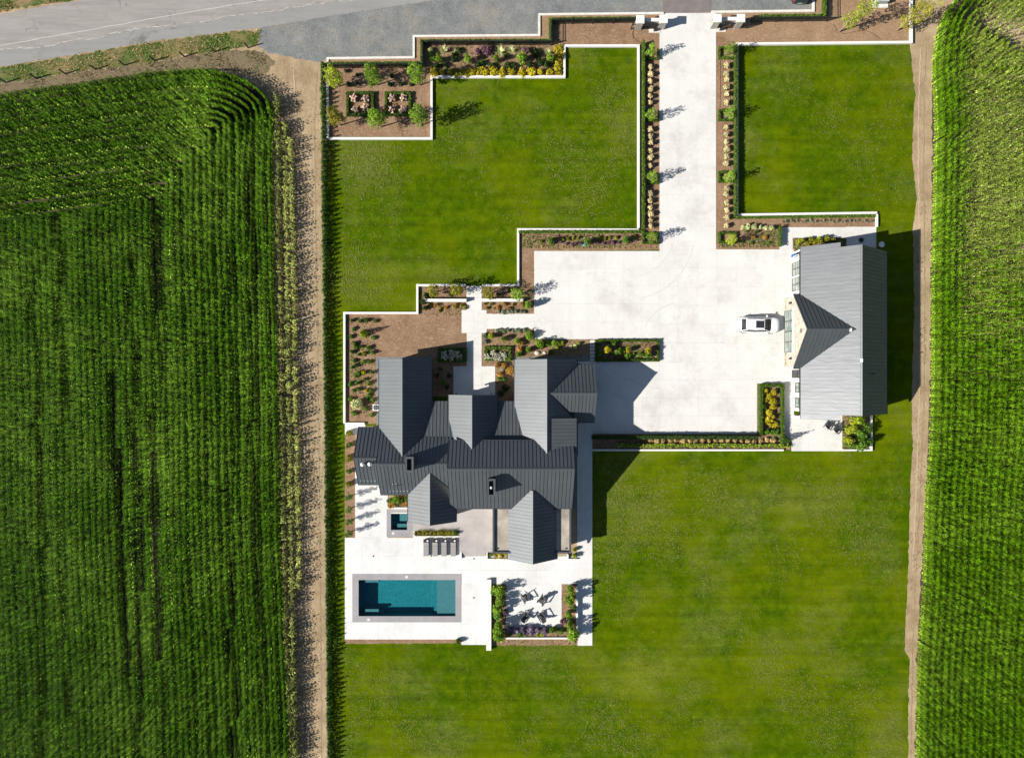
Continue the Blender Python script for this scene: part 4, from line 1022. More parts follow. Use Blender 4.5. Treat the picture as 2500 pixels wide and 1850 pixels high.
def blade_tuft(n, L, spread, w, seed, droop=.5):
    g=np.random.default_rng(seed); a=g.uniform(0,2*np.pi,n); l=L*g.uniform(.6,1.15,n); out=np.stack([np.cos(a),np.sin(a),0*a],1); side=np.stack([-np.sin(a),np.cos(a),0*a],1)
    b=out*(g.uniform(0,.25,n)*spread)[:,None]; k=g.uniform(.3,1,n)*spread
    p1=b+out*(k*.35)[:,None]; p1[:,2]=l*.6; p2=b+out*k[:,None]; p2[:,2]=l*(1-droop*g.uniform(.1,.7,n))
    V=np.stack([b-side*w,b+side*w,p1+side*w*.9,p1-side*w*.9,p2+side*w*.3,p2-side*w*.3],1).reshape(-1,3)
    F4=[]; ar=np.arange(n)*6
    F4=np.concatenate([np.stack([ar,ar+1,ar+2,ar+3],1),np.stack([ar+3,ar+2,ar+4,ar+5],1)])
    return V,F4
CACHE={}
def get(key, fn):
    if key not in CACHE: CACHE[key]=fn()
    return CACHE[key]
def shrub_mesh(col, v):
    def f():
        g=np.random.default_rng(v*31+len(col)); bl=[(0,0,.48,.72,.72,.5)]+[(g.uniform(-.5,.5),g.uniform(-.5,.5),g.uniform(.4,.8),.42,.42,.36) for _ in range(5)]
        V,Fq=leaf_cloud(bl,360,.30,v*7+3); return np_mesh('shrub',V,Fq,LEAF[col])
    return get(('shrub',col,v),f)
def tall_mesh(col,v):
    def f():
        g=np.random.default_rng(v*17+5); bl=[(0,0,.5,.55,.55,.5)]+[(g.uniform(-.45,.45),g.uniform(-.45,.45),g.uniform(.25,.95),.4,.4,.2) for _ in range(8)]
        V,Fq=leaf_cloud(bl,620,.20,v*7+9); return np_mesh('shrub',V,Fq,LEAF[col])
    return get(('tall',col,v),f)
def grass_mesh(col,v):
    def f():
        V,Fq=blade_tuft(120,1.0,.9,.022,v+50); return np_mesh('ornamental_grass',V,Fq,LEAF[col])
    return get(('grass',col,v),f)
def flower_mesh(col,v,spread=.75):
    nb_,rb_,nl_=(8,.22,380) if col in ('white','pink') else (15,.27,760)
    def f():
        g=np.random.default_rng(v+90); bl=[]
        for k in range(nb_):
            a=k*2.4+g.uniform(-.3,.3); r=spread*math.sqrt((k+.4)/nb_); bl.append((r*math.cos(a),r*math.sin(a),1.0-.55*r*r+g.uniform(-.07,.07),rb_,rb_,.2))
        V,Fq=leaf_cloud(bl,nl_,.17,v*3+1,aspect=.9,up=.6); return np_mesh('flowers',V,Fq,LEAF[col])
    return get(('fl',col,v,spread),f)

REG=[]   # (object, bed, adjective, noun, px, py, cat)
def plant(kind, col, px, py, rpx, h, bed, noun=None, adj=None):
    # rpx: crown radius in photo pixels; px,py is the crown middle seen from above
    c=W(px,py,h*.6); r=rpx*S0*1.22; v=rng.randrange(4); rz=rng.uniform(0,6.28); sc=rng.uniform(.9,1.1)
    adj=adj or {'yellowgreen':'yellow-green','cedar':'dark green'}.get(col,col)
    if kind=='shrub' or kind=='tall':
        o=obj('shrub', shrub_mesh(col,v) if kind=='shrub' else tall_mesh(col,v), None); o.location=(c.x,c.y,.01); o.scale=(r*sc,r*sc,h); o.rotation_euler=(0,0,rz); o['category']='shrub'; noun=noun or 'leafy shrub'
        o['group']='leafy shrubs in the garden beds'
    elif kind=='grass':
        o=obj('ornamental_grass', grass_mesh(col,v), None); o.location=(c.x,c.y,.01); o.scale=(r*1.1*sc,r*1.1*sc,h); o.rotation_euler=(0,0,rz); o['category']='grass plant'; noun=noun or 'grass tuft'
        o['group']='grass tufts in the garden beds'
    elif kind=='flower':
        o=thing('flowering_shrub','', 'flowering shrub',(c.x,c.y,.01),'hydrangeas and other flowering shrubs'); o.scale=(r*sc,r*sc,h); o.rotation_euler=(0,0,rz); noun=noun or 'flowering shrub'
        a=obj('foliage', shrub_mesh('green',v), None, o); a.scale=(.9,.9,.75)
        obj('flowers', flower_mesh(col,v), None, o)
    REG.append((o,bed,adj,noun,px,py)); return o

def tree(px,py,h,rpx,col,lab,group,base_clear=.28,leaves=1100,lean=(0,0),spire=.5,seed=0,cat='tree',leaf=.17):
    """px,py = trunk foot"""
    c=W(px,py); r=rpx*S0*1.22; t=thing('tree',lab,cat,(c.x,c.y,0),group)
    g=np.random.default_rng(seed+int(px*7+py)); tops=Vector((lean[0],lean[1],h))
    tr=MB(); pts=[Vector((0,0,0)),Vector((lean[0]*.3+g.normal()*.03,lean[1]*.3+g.normal()*.03,h*.35)),Vector((lean[0]*.7,lean[1]*.7,h*.7)),tops*.97]
    tr.tube(pts,[.022*h**.8+.012,.016*h**.8+.008,.009*h**.8+.004,.004],7)
    bl=[]
    nb=int(9+h*2.5)
    for k in range(nb):
        f=base_clear+(1-base_clear)*(k+.5)/nb; rad=r*(1-spire*abs((f-base_clear)/(1-base_clear)-.3)**1.2*1.3)
        a=k*2.4+g.uniform(-.5,.5); rr=rad*g.uniform(.35,.8)
        e=Vector((lean[0]*f+rr*math.cos(a),lean[1]*f+rr*math.sin(a),min(h*.98,h*f+rad*.25)))
        s=Vector((lean[0]*f*.95,lean[1]*f*.95,h*f*.9)); tr.tube([s,(s+e)/2+Vector((0,0,.04)),e],[.02,.014,.005],5,False)
        bl.append((e.x,e.y,e.z,rad*.42,rad*.42,rad*.36+.08))
    obj('trunk',tr,MT['bark'],t,smooth=True)
    V,Fq=leaf_cloud(bl,leaves,leaf,int(g.integers(1e6)),aspect=.6); obj('crown',np_mesh('crown',V,Fq,LEAF[col]),None,t)
    return t
BEDN='the north rose garden'
TG='young trees in the rose garden'
for i,(x,y,col,h) in enumerate(((829,211,'yellowgreen',4.2),(922,208,'bright',4.6),(1026,208,'bright',4.7),(832,306,'olive',4.3),(931,310,'bright',4.4),(1030,305,'bright',4.5))):
    row='upper' if i<3 else 'lower'; place=('left','middle','right')[i%3]
    tree(x,y,h,19,col,'%s green young tree, %s of the %s row in the rose garden'%({'bright':'bright','olive':'olive','yellowgreen':'yellowish'}[col],place,row),TG,leaves=1500,seed=i)
for i,(y,x) in enumerate(((138,1583),(292,1584),(440,1585),(585,1584))):
    tree(x,y,2.9,11.5,'bright','small bright tree, %s from the gate in the left drive bed'%ordinal(i),'small trees along the driveway',base_clear=.22,leaves=620,spire=.75,seed=20+i,leaf=.13)
for i,(y,x) in enumerate(((136,1771),(289,1771),(442,1772),(592,1775))):
    tree(x,y,2.7,12,'bright' if i<3 else 'yellowgreen','small bright tree, %s from the gate in the right drive bed'%ordinal(i),'small trees along the driveway',base_clear=.25,leaves=600,spire=.6,seed=30+i,leaf=.13)
tree(2048,78,5.4,15,'yellowgreen','tall lanky tree with green top near the top right cabinet','lanky trees by the field wall',leaves=1500,lean=(.9,.5),spire=-.6,seed=41,base_clear=.2)
tree(2189,75,5.2,18,'olive','yellow-olive lanky tree straddling the white field wall','lanky trees by the field wall',leaves=1600,lean=(.9,.5),spire=-.3,seed=42,base_clear=.2)
for i,(x,y) in enumerate(((1062,714),(1117,713),(1192,718),(1263,721))):
    tree(x,y,3.0,14,'olive' if i<3 else 'bright','feathery olive tree, %s from the west along the entry wall'%ordinal(i),'feathery trees by the entry path',leaves=800,spire=.4,seed=50+i,base_clear=.15,leaf=.15)
for i,y in enumerate((1209,1239,1268,1297)):
    tree(858,y,2.3,8,'green','slim young tree, %s from the north beside the bright deck'%ordinal(i),'slim trees beside the west deck',leaves=420,spire=.7,seed=60+i,base_clear=.18,leaf=.13)
for i,z in enumerate((600,690,790,890,980)):
    plant('shrub','green' if i%2 else 'olive',852,860+z/3.059,8,.9,'the west side strip')
# rose boxes
def hedge(px, wpx, h, lab, col='hedge', closed=False, dens=110, group='clipped hedges', leaf=.12):
    P=[W(*p).xy for p in px]; hw=wpx*S0/2; Vs=[];n0=0;Fs=[]
    seg=[(P[i],P[(i+1)%len(P)]) for i in range(len(P) if closed else len(P)-1)]
    g=np.random.default_rng(int(abs(px[0][0]*13+px[0][1])))
    for a,b in seg:
        L=(b-a).length; n=int(L*(dens*(.6+h*.6)))+8; u=g.uniform(-hw,L+hw,n)
        face=g.uniform(0,1,n); ac=np.where(face<.5,g.uniform(-hw,hw,n),np.where(face<.75,-hw,hw)*g.uniform(.85,1.1,n)); z=np.where(face<.5,h*g.uniform(.88,1.06,n),h*g.uniform(.05,1,n))
        dv=(b-a)/L; C=np.stack([a.x+dv.x*u-dv.y*ac,a.y+dv.y*u+dv.x*ac,z],1)
        Nn=g.normal(size=(n,3)); Nn[:,2]+=np.where(face<.5,1.6,.5); Nn/=np.linalg.norm(Nn,axis=1,keepdims=True)
        Tn=np.cross(Nn,g.normal(size=(n,3))); Tn/=np.linalg.norm(Tn,axis=1,keepdims=True); Bn=np.cross(Nn,Tn); s=leaf*g.uniform(.7,1.5,n)[:,None]
        Vs.append(np.stack([C-Tn*s*.6,C+Bn*s*.4,C+Tn*s*.6,C-Bn*s*.4],1).reshape(-1,3)); 
    V=np.concatenate(Vs); V[:,2]=np.maximum(V[:,2],.01); Fq=np.arange(len(V)).reshape(-1,4)
    t=thing('hedge',lab,'hedge',(P[0].x,P[0].y,0),group)
    m=np_mesh('foliage',V-np.array([P[0].x,P[0].y,0]),Fq,LEAF[col]); obj('foliage',m,None,t)
    core=ribbon([p-P[0] for p in P],hw*.82,.0,h*.9,closed); obj('core',core,MT['hedge_core'],t)
    return t
MT['hedge_core']=mat('hedge_inner_leaves',(.025,.048,.006),(.05,.082,.010),scale=8,bmp=.8,bscale=14,bdist=.05)
hedge(rectpx(850,230,911,283),6,.42,'clipped square hedge round the left group of pink roses',closed=True)
hedge(rectpx(944,230,1001,282),6,.42,'clipped square hedge round the right group of pink roses',closed=True)
for k,(bx,nm) in enumerate(((0,'the left rose box'),(1,'the right rose box'))):
    for (x,y) in (((310,895),(420,905),(325,1000),(415,985)),((660,890),(760,890),(655,1000),(755,1000)))[k]:
        plant('flower','pink',780+x/3.722,y/3.722,9.5,.6,nm,'rose bush')
hedge([(801,161),(1030,159.5),(1030,106),(1342,105),(1342,53),(1549,51)],4.5,.75,'thin hedge outside the black fence, stepping up to the gate',dens=60)
hedge([(1850,46),(2008,45),(2009,-50)],6,.7,'bright thin hedge inside the kerb right of the gate','hedge')
hedge([(1568.5,108),(1568.5,560)],5.5,.85,'long straight hedge on the west side of the driveway',col='hedge')
hedge([(1792.5,118),(1792.5,531)],6,.78,'long straight hedge on the east side of the driveway')
hedge([(1797,532),(2134,528)],6,.28,'low hedge under the white wall south of the east lawn')
hedge([(1269,567.5),(1569,567)],5.5,.45,'low hedge under the white wall north of the court')
for i,pts in enumerate(([(1577,146),(1605.5,146),(1605.5,124)],[(1577,296),(1606,296),(1606,273)],[(1577,448),(1605.5,448),(1605.5,426)])):
    hedge(pts,4,.38,'low L-shaped hedge round a small tree, %s from the gate left of the drive'%ordinal(i),group='low hedge boxes round the drive trees')
hedge(rectpx(1569,571,1605.5,594),4.5,.4,'square hedge box at the south end of the left drive bed',closed=True,group='low hedge boxes round the drive trees')
for i,(y0,y1) in enumerate(((119.5,144.5),(272,295.5),(422,445))):
    hedge([(1789,y0),(1754.5,y0),(1754.5,y1),(1789,y1)],4,.38,'low hedge box round a small tree, %s from the gate right of the drive'%ordinal(i),group='low hedge boxes round the drive trees')
hedge(rectpx(1755,570,1793,592.5),4.5,.4,'square hedge box at the south end of the right drive bed',closed=True,group='low hedge boxes round the drive trees')
hedge([(1900.5,556),(1900.5,603)],5,.75,'short spiky hedge at the end of the right drive bed')
hedge([(1456,881),(1456,832),(1606,831.5),(1606,879),(1456,880)],5,.42,'rectangular hedge round the yellow bushes beside the court')
hedge([(1854,1062),(1854,941),(1906.5,941),(1906.5,1085)],7,.7,'hedge round the yellow and orange bed by the garage')
hedge([(1446,1066),(1840,1066)],8,1.0,'dark tall hedge under the south edge of the court',col='dark')
hedge([(1512,1086),(1600,1087),(1700,1086),(1920,1087)],9,.55,'yellow-green hedge along the lower court wall',col='yellowgreen',dens=60)
hedge(rectpx(1186,850,1244,877),7,.4,'dark hedge box of white flowers right of the entry path',closed=True,col='hedge')
hedge(rectpx(1073,853,1136,880),7,.4,'shaded hedge box of white flowers left of the entry path',closed=True,col='hedge')
# hydrangeas along the drive
for y in (165,181.5,198.8,218.5,235.8,250.8,317,333.5,349,368.7,385.4,404.4,473.4,490.7,507,522.5,538,552.4):
    plant('flower','cream',1587.5+rng.uniform(-1,1),y,6.8*rng.uniform(.85,1.15),.62,'the left drive bed','dried hydrangea')
for y in (161,181.5,195,213.8,230.3,251.6,312,328.7,347,364.5,382.6,400,459.8,474.3,496,513.4,531.5,551.5):
    plant('flower','cream',1773+rng.uniform(-1.2,1.2),y,6.6*rng.uniform(.85,1.15),.62,'the right drive bed','dried hydrangea')
def many(kind,col,lst,r,h,bed,conv,noun=None):
    for q in lst:
        x,y=conv(q[0],q[1]); plant(kind,col,x+rng.gauss(0,.9),y+rng.gauss(0,.9),(q[2] if len(q)>2 else r)*rng.uniform(.78,1.25),h*rng.uniform(.8,1.2),bed,noun)
cv1=lambda x,y:(780+x/3.722,y/3.722)
many('shrub','dark',[(265,765),(345,760),(460,760),(640,765),(745,760),(830,768),(240,650),(345,680),(650,690)],5.5,.5,BEDN,cv1)
NB='the bed behind the north fence'
many('shrub','purple',[(1432,460,8.5),(1510,460,12),(1880,455,8.5)],9,.9,NB,cv1)
many('tall','bright',[(1080,530),(1340,530),(1610,530),(1845,525),(2100,520)],10.5,1.7,NB,cv1)
many('grass','pale',[(1120,450),(1640,460),(1745,450),(2070,470)],8.5,.9,NB,cv1,'spiky plant')
many('shrub','yellow',[(1035,655),(1400,655),(1455,650),(1505,655),(1580,650),(1655,660),(1745,655),(1840,660),(1935,655),(2010,650),(2090,650),(2170,650),(2175,450),(2185,515),(2170,590)],10.5,.6,NB,cv1)
many('shrub','olive',[(1115,660),(1190,660),(1250,660),(1305,655),(1345,665)],9.5,.55,NB,cv1)
many('shrub','dark',[(1010,490),(1060,600),(1140,580),(1220,540),(1440,590),(1560,600),(1700,590),(1760,600),(1900,590),(2060,590),(2010,560),(1960,480),(1250,460)],8,.7,NB,cv1)
many('shrub','green',[(1030,530),(1210,500),(1480,570),(1690,500),(1960,490)],6.5,.6,NB,cv1)
many('shrub','pale',[(1010,455),(1240,465),(1130,610)],5.5,.4,NB,cv1)
cv6=lambda x,y:(1740+x/3.9875,480+y/3.9875)
RB='the east drive corner bed'
many('shrub','pale',[(295,295),(350,290),(400,288),(465,290),(515,298),(565,300)],6,.7,RB,cv6)
many('grass','sage',[(700,242),(750,240),(810,240),(885,240),(940,238),(985,240),(1065,238),(1130,238),(1200,240),(1270,240),(1320,238),(1400,238),(1470,240),(1530,240)],5,.55,'the strip below the east lawn wall',cv6,'sage tuft')
many('shrub','orange',[(398,388),(510,390)],5.5,.4,RB,cv6)
many('shrub','green',[(285,445),(385,450),(540,455),(430,335),(330,335)],4.5,.35,RB,cv6)
many('grass','straw',[(70+55*k,485) for k in range(11)],3,.25,RB,cv6,'tiny tuft')
many('shrub','olive',[(840,440),(925,455),(1000,440),(1050,420),(1110,420),(880,420),(960,425),(1170,420)],7,.7,'the garage north bed',cv6)
many('shrub','yellowgreen',[(845,445,8),(1035,425,6)],7,.8,'the garage north bed',cv6)
cvC=lambda x,y:(1150+x/4.466,560+y/4.466)
CB='the bed north of the court'
many('tall','green',[(875,120),(1283,120),(1690,115)],11,1.4,CB,cvC)
many('shrub','purple',[(970,150),(1040,155),(1100,160),(1145,155),(1190,155),(1390,145),(1440,150),(1500,140),(1550,145),(1605,150)],4.5,.4,CB,cvC)
many('shrub','olive',[(1000,105),(1055,105),(1110,95),(1170,90),(1400,95),(1455,93),(1510,90),(1580,90),(1790,75),(760,130)],4.2,.4,CB,cvC)
many('grass','straw',[(710+56*k,200) for k in range(24)],2.8,.22,CB,cvC,'tiny tuft')
cvE=lambda x,y:(820+x/4.13,660+y/4.13)
EB='the entry bed'
many('shrub','dark',[(905,245,7.5),(1155,245),(1635,250),(1745,200),(900,375),(880,310),(1940,330)],6.8,.8,EB,cvE)
many('shrub','orange',[(1015,345),(1110,375),(1210,345),(1690,340),(1780,345),(1640,380),(1755,380),(1870,340)],5,.4,EB,cvE)
many('shrub','olive',[(1060,385),(1195,365),(1500,340),(1560,340),(1600,380),(1270,350),(1300,375),(1525,380),(930,340),(1045,410)],4,.35,EB,cvE)
many('shrub','sage',[(1640+44*k,415) for k in range(7)],5,.35,EB,cvE)
many('tall','bright',[(1935,360)],11.5,1.6,EB,cvE)
FB='the front bed by the entry path'
many('tall','yellowgreen',[(1565,660)],9.5,1.1,FB,cvE)
many('tall','bright',[(1695,695,8),(1825,715,9),(1955,650,13),(1945,800,9),(2055,735,12)],9,1.1,FB,cvE)
many('shrub','orange',[(1870,730),(1845,790),(1635,950),(1640,1040),(1700,960),(1750,1010)],8,.6,FB,cvE)
many('shrub','sage',[(1620+40*k,605) for k in range(8)]+[(1500,660),(1500,720),(1680,985)],5.2,.4,FB,cvE)
many('shrub','green',[(1640,1095),(1690,1100),(1850,840)],7,.6,FB,cvE)
many('shrub','dark',[(1700,1190,11),(1660,1240)],9,.9,FB,cvE)
many('flower','white',[(1530,870),(1580,830),(1620,862),(1665,850),(1700,845),(1690,880),(1590,880),(1640,885)],7.5,.55,'the right flower box',cvE,'hydrangea')
many('flower','white',[(1090,835),(1160,840),(1220,832),(1100,872),(1170,880),(1240,870)],8.5,.55,'the left flower box',cvE,'hydrangea')
many('tall','green',[(1050,995,8),(1075,1130,9)],8,.9,'the shaded bed west of the porch',cvE)
many('shrub','dark',[(1140,1060),(1120,1180),(1020,1060)],7,.6,'the shaded bed west of the porch',cvE)
WB='the west house bed'
many('shrub','green',[(155,500),(240,505),(310,505),(400,505),(175,590),(150,665),(380,675),(185,745),(200,785),(255,770),(330,780),(160,815),(230,845),(365,825),(185,910),(160,975),(205,955),(270,930),(335,925),(195,1065),(230,1030),(355,1030),(150,1140),(205,1135),(285,1100),(335,1135),(180,1215),(230,1210),(350,1215),(320,1270),(155,1290),(360,1310),(310,1395),(360,1450),(175,1440)],5.6,.5,WB,cvE)
many('shrub','yellow',[(275,840),(275,1030),(305,1210)],5.6,.5,WB,cvE)
many('tall','pale',[(220,1340)],15,1.3,WB,cvE)
cvD=lambda x,y:(820+x/3.383,1180+y/3.383)
many('tall','bright',[(500,130,12)],11,1.2,'the planter above the spa',cvD)
many('shrub','orange',[(462,172),(570,172),(540,110)],8,.6,'the planter above the spa',cvD)
many('shrub','green',[(445,140),(545,140),(580,120)],7,.8,'the planter above the spa',cvD)
many('grass','olive',[(672+31*k,408) for k in range(10)],8,.95,'the planter behind the loungers',cvD)
many('tall','green',[(990,408)],7.5,1.0,'the planter behind the loungers',cvD,'clipped ball')
many('tall','green',[(1280,594)],7,.8,'the planter right of the terrace steps',cvD,'clipped ball')
many('grass','yellow',[(1335,598),(1385,598)],8,.6,'the planter right of the terrace steps',cvD)
many('shrub','yellowgreen',[(1970,545,7),(1970,600,7)],7,.7,'the small planter by the side path',cvD)
PB='the fire patio planters'
many('tall','bright',[(1345,890,15),(1350,960,14),(1340,1040,11),(1345,1190,15),(1345,1270,16),(1935,880,15),(1930,960,15),(1925,1080,12),(1935,1180,13),(1960,1250,15)],14,1.7,PB,cvD)
many('shrub','green',[(1340,1100,9),(1440,1230,9),(1510,1240,8),(1790,1215,9),(1860,1220,9),(1310,900),(1960,1030)],8,.8,PB,cvD)
many('shrub','purple',[(1395,870),(1880,1140,8),(1395,1060)],7,.8,PB,cvD)
many('shrub','lavender',[(1430,1205),(1480,1212),(1540,1212),(1600,1214),(1660,1206),(1720,1214)],10.5,.7,PB,cvD,'lavender')
many('shrub','yellowgreen',[(1560,1250),(1610,1250),(1660,1250),(1700,1250)],4.5,.35,PB,cvD)
many('shrub','green',[(1012,1305)],7,.7,'the strip below the pool deck',cvD)
cvS=lambda x,y:(1430+x/3.9175,1040+y/3.9175)
SB='the strip below the court'
many('shrub','straw',[(620+62*k,140+rng.uniform(-8,8)) for k in range(20)],6.5,.5,SB,cvS,'dry shrub')
many('shrub','purple',[(680+70*k,207) for k in range(17)],3.6,.3,SB,cvS)
cvG=lambda x,y:(1740+x/3.9875,760+y/3.9875)
YB='the yellow bed by the garage'
many('shrub','yellow',[(510,775),(600,785),(515,860),(590,870),(595,935),(600,1105),(590,1030),(560,820)],8.5,.6,YB,cvG)
many('shrub','yellow',[(545,985,12),(548,1060,11)],9,.65,YB,cvG); many('shrub','orange',[(565,1015,8)],8,.6,YB,cvG)
many('shrub','green',[(500,930),(560,1165),(525,1175),(610,1180)],8,.7,YB,cvG)
o=None
GB='the feathery bed by the garage'
many('tall','yellowgreen',[(1400,1100,17),(1340,1150,12),(1330,1260,12)],14,1.5,GB,cvG)
many('tall','green',[(1440,1200,15),(1500,1150,12),(1450,1290,15),(1330,1300,9),(1510,1270,12),(1440,1050,12)],13,1.5,GB,cvG)
KB='the hedged bed beside the court'
many('tall','yellow',[(1488,1310,10),(1722,1308,11),(1945,1312,11)],10,1.3,KB,cvC,'round bush')
many('shrub','green',[(1600,1340),(1640,1310),(1715,1380),(1850,1360),(1940,1375),(1425,1365),(1560,1250)],6.5,.7,KB,cvC)
many('shrub','yellowgreen',[(1780,1350),(1665,1345),(1890,1345)],4.5,.4,KB,cvC)
HB='the bed north of the right wing'
many('tall','bright',[(730,1235,10),(845,1240,12),(770,1280,8),(905,1240,9)],9,.8,HB,cvC)
many('shrub','yellowgreen',[(955,1235),(990,1240),(945,1285),(1165,1250)],6,.5,HB,cvC)
many('shrub','pale',[(1130,1270),(1090,1280)],6,.5,HB,cvC)
many('shrub','green',[(870,1345),(620,1320),(520,1355)],7,.6,HB,cvC)
# two conical shrubs
def cone(px,py,h,rpx,col,lab,cat='shrub'):
    c=W(px,py); r=rpx*S0; bl=[(0,0,h*f,r*(1-f*.92),r*(1-f*.92),h*.10) for f in (.08,.2,.32,.44,.56,.68,.8,.92)]
    V,Fq=leaf_cloud(bl,900,.13,int(px)); o=obj('conical_shrub',np_mesh('conical_shrub',V,Fq,LEAF[col]),None,loc=(c.x,c.y,0)); tag(o,lab,cat)
cone(889,815,2.1,12,'yellowgreen','yellow-green conical shrub standing alone in the west soil bed')
cone(1912,1072,2.4,12,'dark','dark conical conifer at the corner of court and garage walk')

# labels of the bed plants, counted from the west or the north
from collections import defaultdict
grp=defaultdict(list)
for e in REG: grp[(e[1],e[2],e[3])].append(e)
for (bed,adj,noun),L in grp.items():
    dx=max(e[4] for e in L)-min(e[4] for e in L); dy=max(e[5] for e in L)-min(e[5] for e in L)
    L.sort(key=(lambda e:(e[4],e[5])) if dx>=dy else (lambda e:(e[5],e[4])))
    for i,e in enumerate(L):
        if len(L)==1: e[0]['label']='%s %s in %s'%(adj,noun,bed)
        else: e[0]['label']='%s %s, %s from the %s in %s'%(adj,noun,ordinal(i),'west' if dx>=dy else 'north',bed)

# cedar row along the lane
def cedar_mesh(v):
    def f():
        g=np.random.default_rng(v+300); bl=[(0,0,f_,.36*(1-f_**1.6)+.03,.36*(1-f_**1.6)+.03,.13) for f_ in (.08,.2,.32,.44,.56,.68,.8,.9,.97)]
        V,Fq=leaf_cloud(bl,230,.15,v+77); return np_mesh('cedar_tree',V,Fq,LEAF['cedar'])
    return get(('cedar',v),f)
y=163.0; i=0
while y<1905:
    x=792.5+(y-300)*.0100; c=W(x,y); o=obj('cedar_tree',cedar_mesh(i%6),None,loc=(c.x+rng.uniform(-.05,.05),c.y,0)); hh=1.2*rng.uniform(.88,1.12); q=rng.uniform(1.0,1.2)
    o.scale=(q,q,hh); o.rotation_euler=(0,0,rng.uniform(0,6.28)); tag(o,'small dark cedar, %s from the north in the row along the lane'%ordinal(i),'cedar','cedar row along the dirt lane')
    y+=11.9; i+=1

# ------------------------------------------------------------------ corn
def corn_leaf_arrays(g, h, nl, L0, wid, reach=.31, low=.28):
    V=[];Fq=[]
    def q4(a): V.extend(a)
    # stalk
    for k in range(4):
        a=k*math.pi/2; b=a+math.pi/2; n=len(V); r=.013
        V += [(r*math.cos(a),r*math.sin(a),0),(r*math.cos(b),r*math.sin(b),0),(.4*r*math.cos(b),.4*r*math.sin(b),h),(.4*r*math.cos(a),.4*r*math.sin(a),h)]; Fq.append((n,n+1,n+2,n+3))
    base=g.normal()*.45
    for i in range(nl):
        f=.12+.86*i/(nl-1); z=h*f; a=base+(i%2)*math.pi+g.normal()*.45; L=L0*(1-.55*max(0,f-.45))*g.uniform(.8,1.15); w=wid*g.uniform(.8,1.2)*(1 if f<.85 else .7)
        d_=np.array([math.cos(a),math.sin(a),0]); s=np.array([-math.sin(a),math.cos(a),0]); tw=g.normal()*.35
        up=g.uniform(.55,1.0); prof=[(.02,0),(.35,.17*up),(.70,.17*up-.05),(1.0,.0-.20*g.uniform(.4,1.4))]; ws=[.7,1.0,.9,.10]
        n=len(V)
        for (x,zz),ww in zip(prof,ws):
            c=d_*x*L*(reach+(low-reach)*max(0,1-f*1.25))+np.array([0,0,z+zz*L]); s2=s*math.cos(tw*x)+np.array([0,0,1])*math.sin(tw*x)
            V.append(tuple(c-s2*w*ww*.5)); V.append(tuple(c+s2*w*ww*.5))
        for k in range(3): b=n+2*k; Fq.append((b,b+1,b+3,b+2))
    return V,Fq
def corn_mat(name,c1,c2,c3,patch=.12):
    m, nt, b = new_mat(name); setb(b,.5,0,.05)
    g=N(nt,'ShaderNodeNewGeometry'); oi=N(nt,'ShaderNodeObjectInfo')
    col=ramp(nt,g.outputs['Random Per Island'],[(0,c1),(.70,c2),(1,c3)])
    pv=pos(nt); col=mixc(nt,bwramp(nt,noise(nt,pv,patch,4,.6),.42,.72),col,mixc(nt,.22,col,c3))
    hs=N(nt,'ShaderNodeHueSaturation'); mr=N(nt,'ShaderNodeMapRange'); mr.inputs[3].default_value=.5; mr.inputs[4].default_value=1.7
    nt.links.new(oi.outputs['Random'],mr.inputs[0]); nt.links.new(mr.outputs[0],hs.inputs['Value']); nt.links.new(col,hs.inputs['Color']); nt.links.new(hs.outputs[0],b.inputs['Base Color'])
    t=N(nt,'ShaderNodeBsdfTranslucent'); nt.links.new(hs.outputs[0],t.inputs['Color']); mx=N(nt,'ShaderNodeMixShader'); mx.inputs[0].default_value=.05
    nt.links.new(b.outputs[0],mx.inputs[1]); nt.links.new(t.outputs[0],mx.inputs[2]); nt.links.new(mx.outputs[0],nt.nodes['Material Output'].inputs['Surface']); return m
CM={'green':corn_mat('corn_leaves_green',(.012,.044,.0005),(.068,.155,.002),(.34,.52,.06)),
    'bright':corn_mat('corn_leaves_bright',(.026,.078,.001),(.088,.175,.003),(.26,.37,.04)),
    'pale':corn_mat('corn_leaves_pale',(.13,.16,.03),(.27,.29,.075),(.42,.38,.13)),
    'mid':corn_mat('corn_leaves_sparse',(.068,.118,.008),(.145,.205,.024),(.29,.33,.08))}
def corn_variants(key, n, h, nl, L0, wid, seed, reach=.31, low=.28):
    out=[]
    for i in range(n):
        g=np.random.default_rng(seed+i); V,Fq=corn_leaf_arrays(g,h*g.uniform(.95,1.05),nl,L0,wid,reach,low); out.append(np_mesh('corn_plant',V,Fq,CM[key]))
    return out
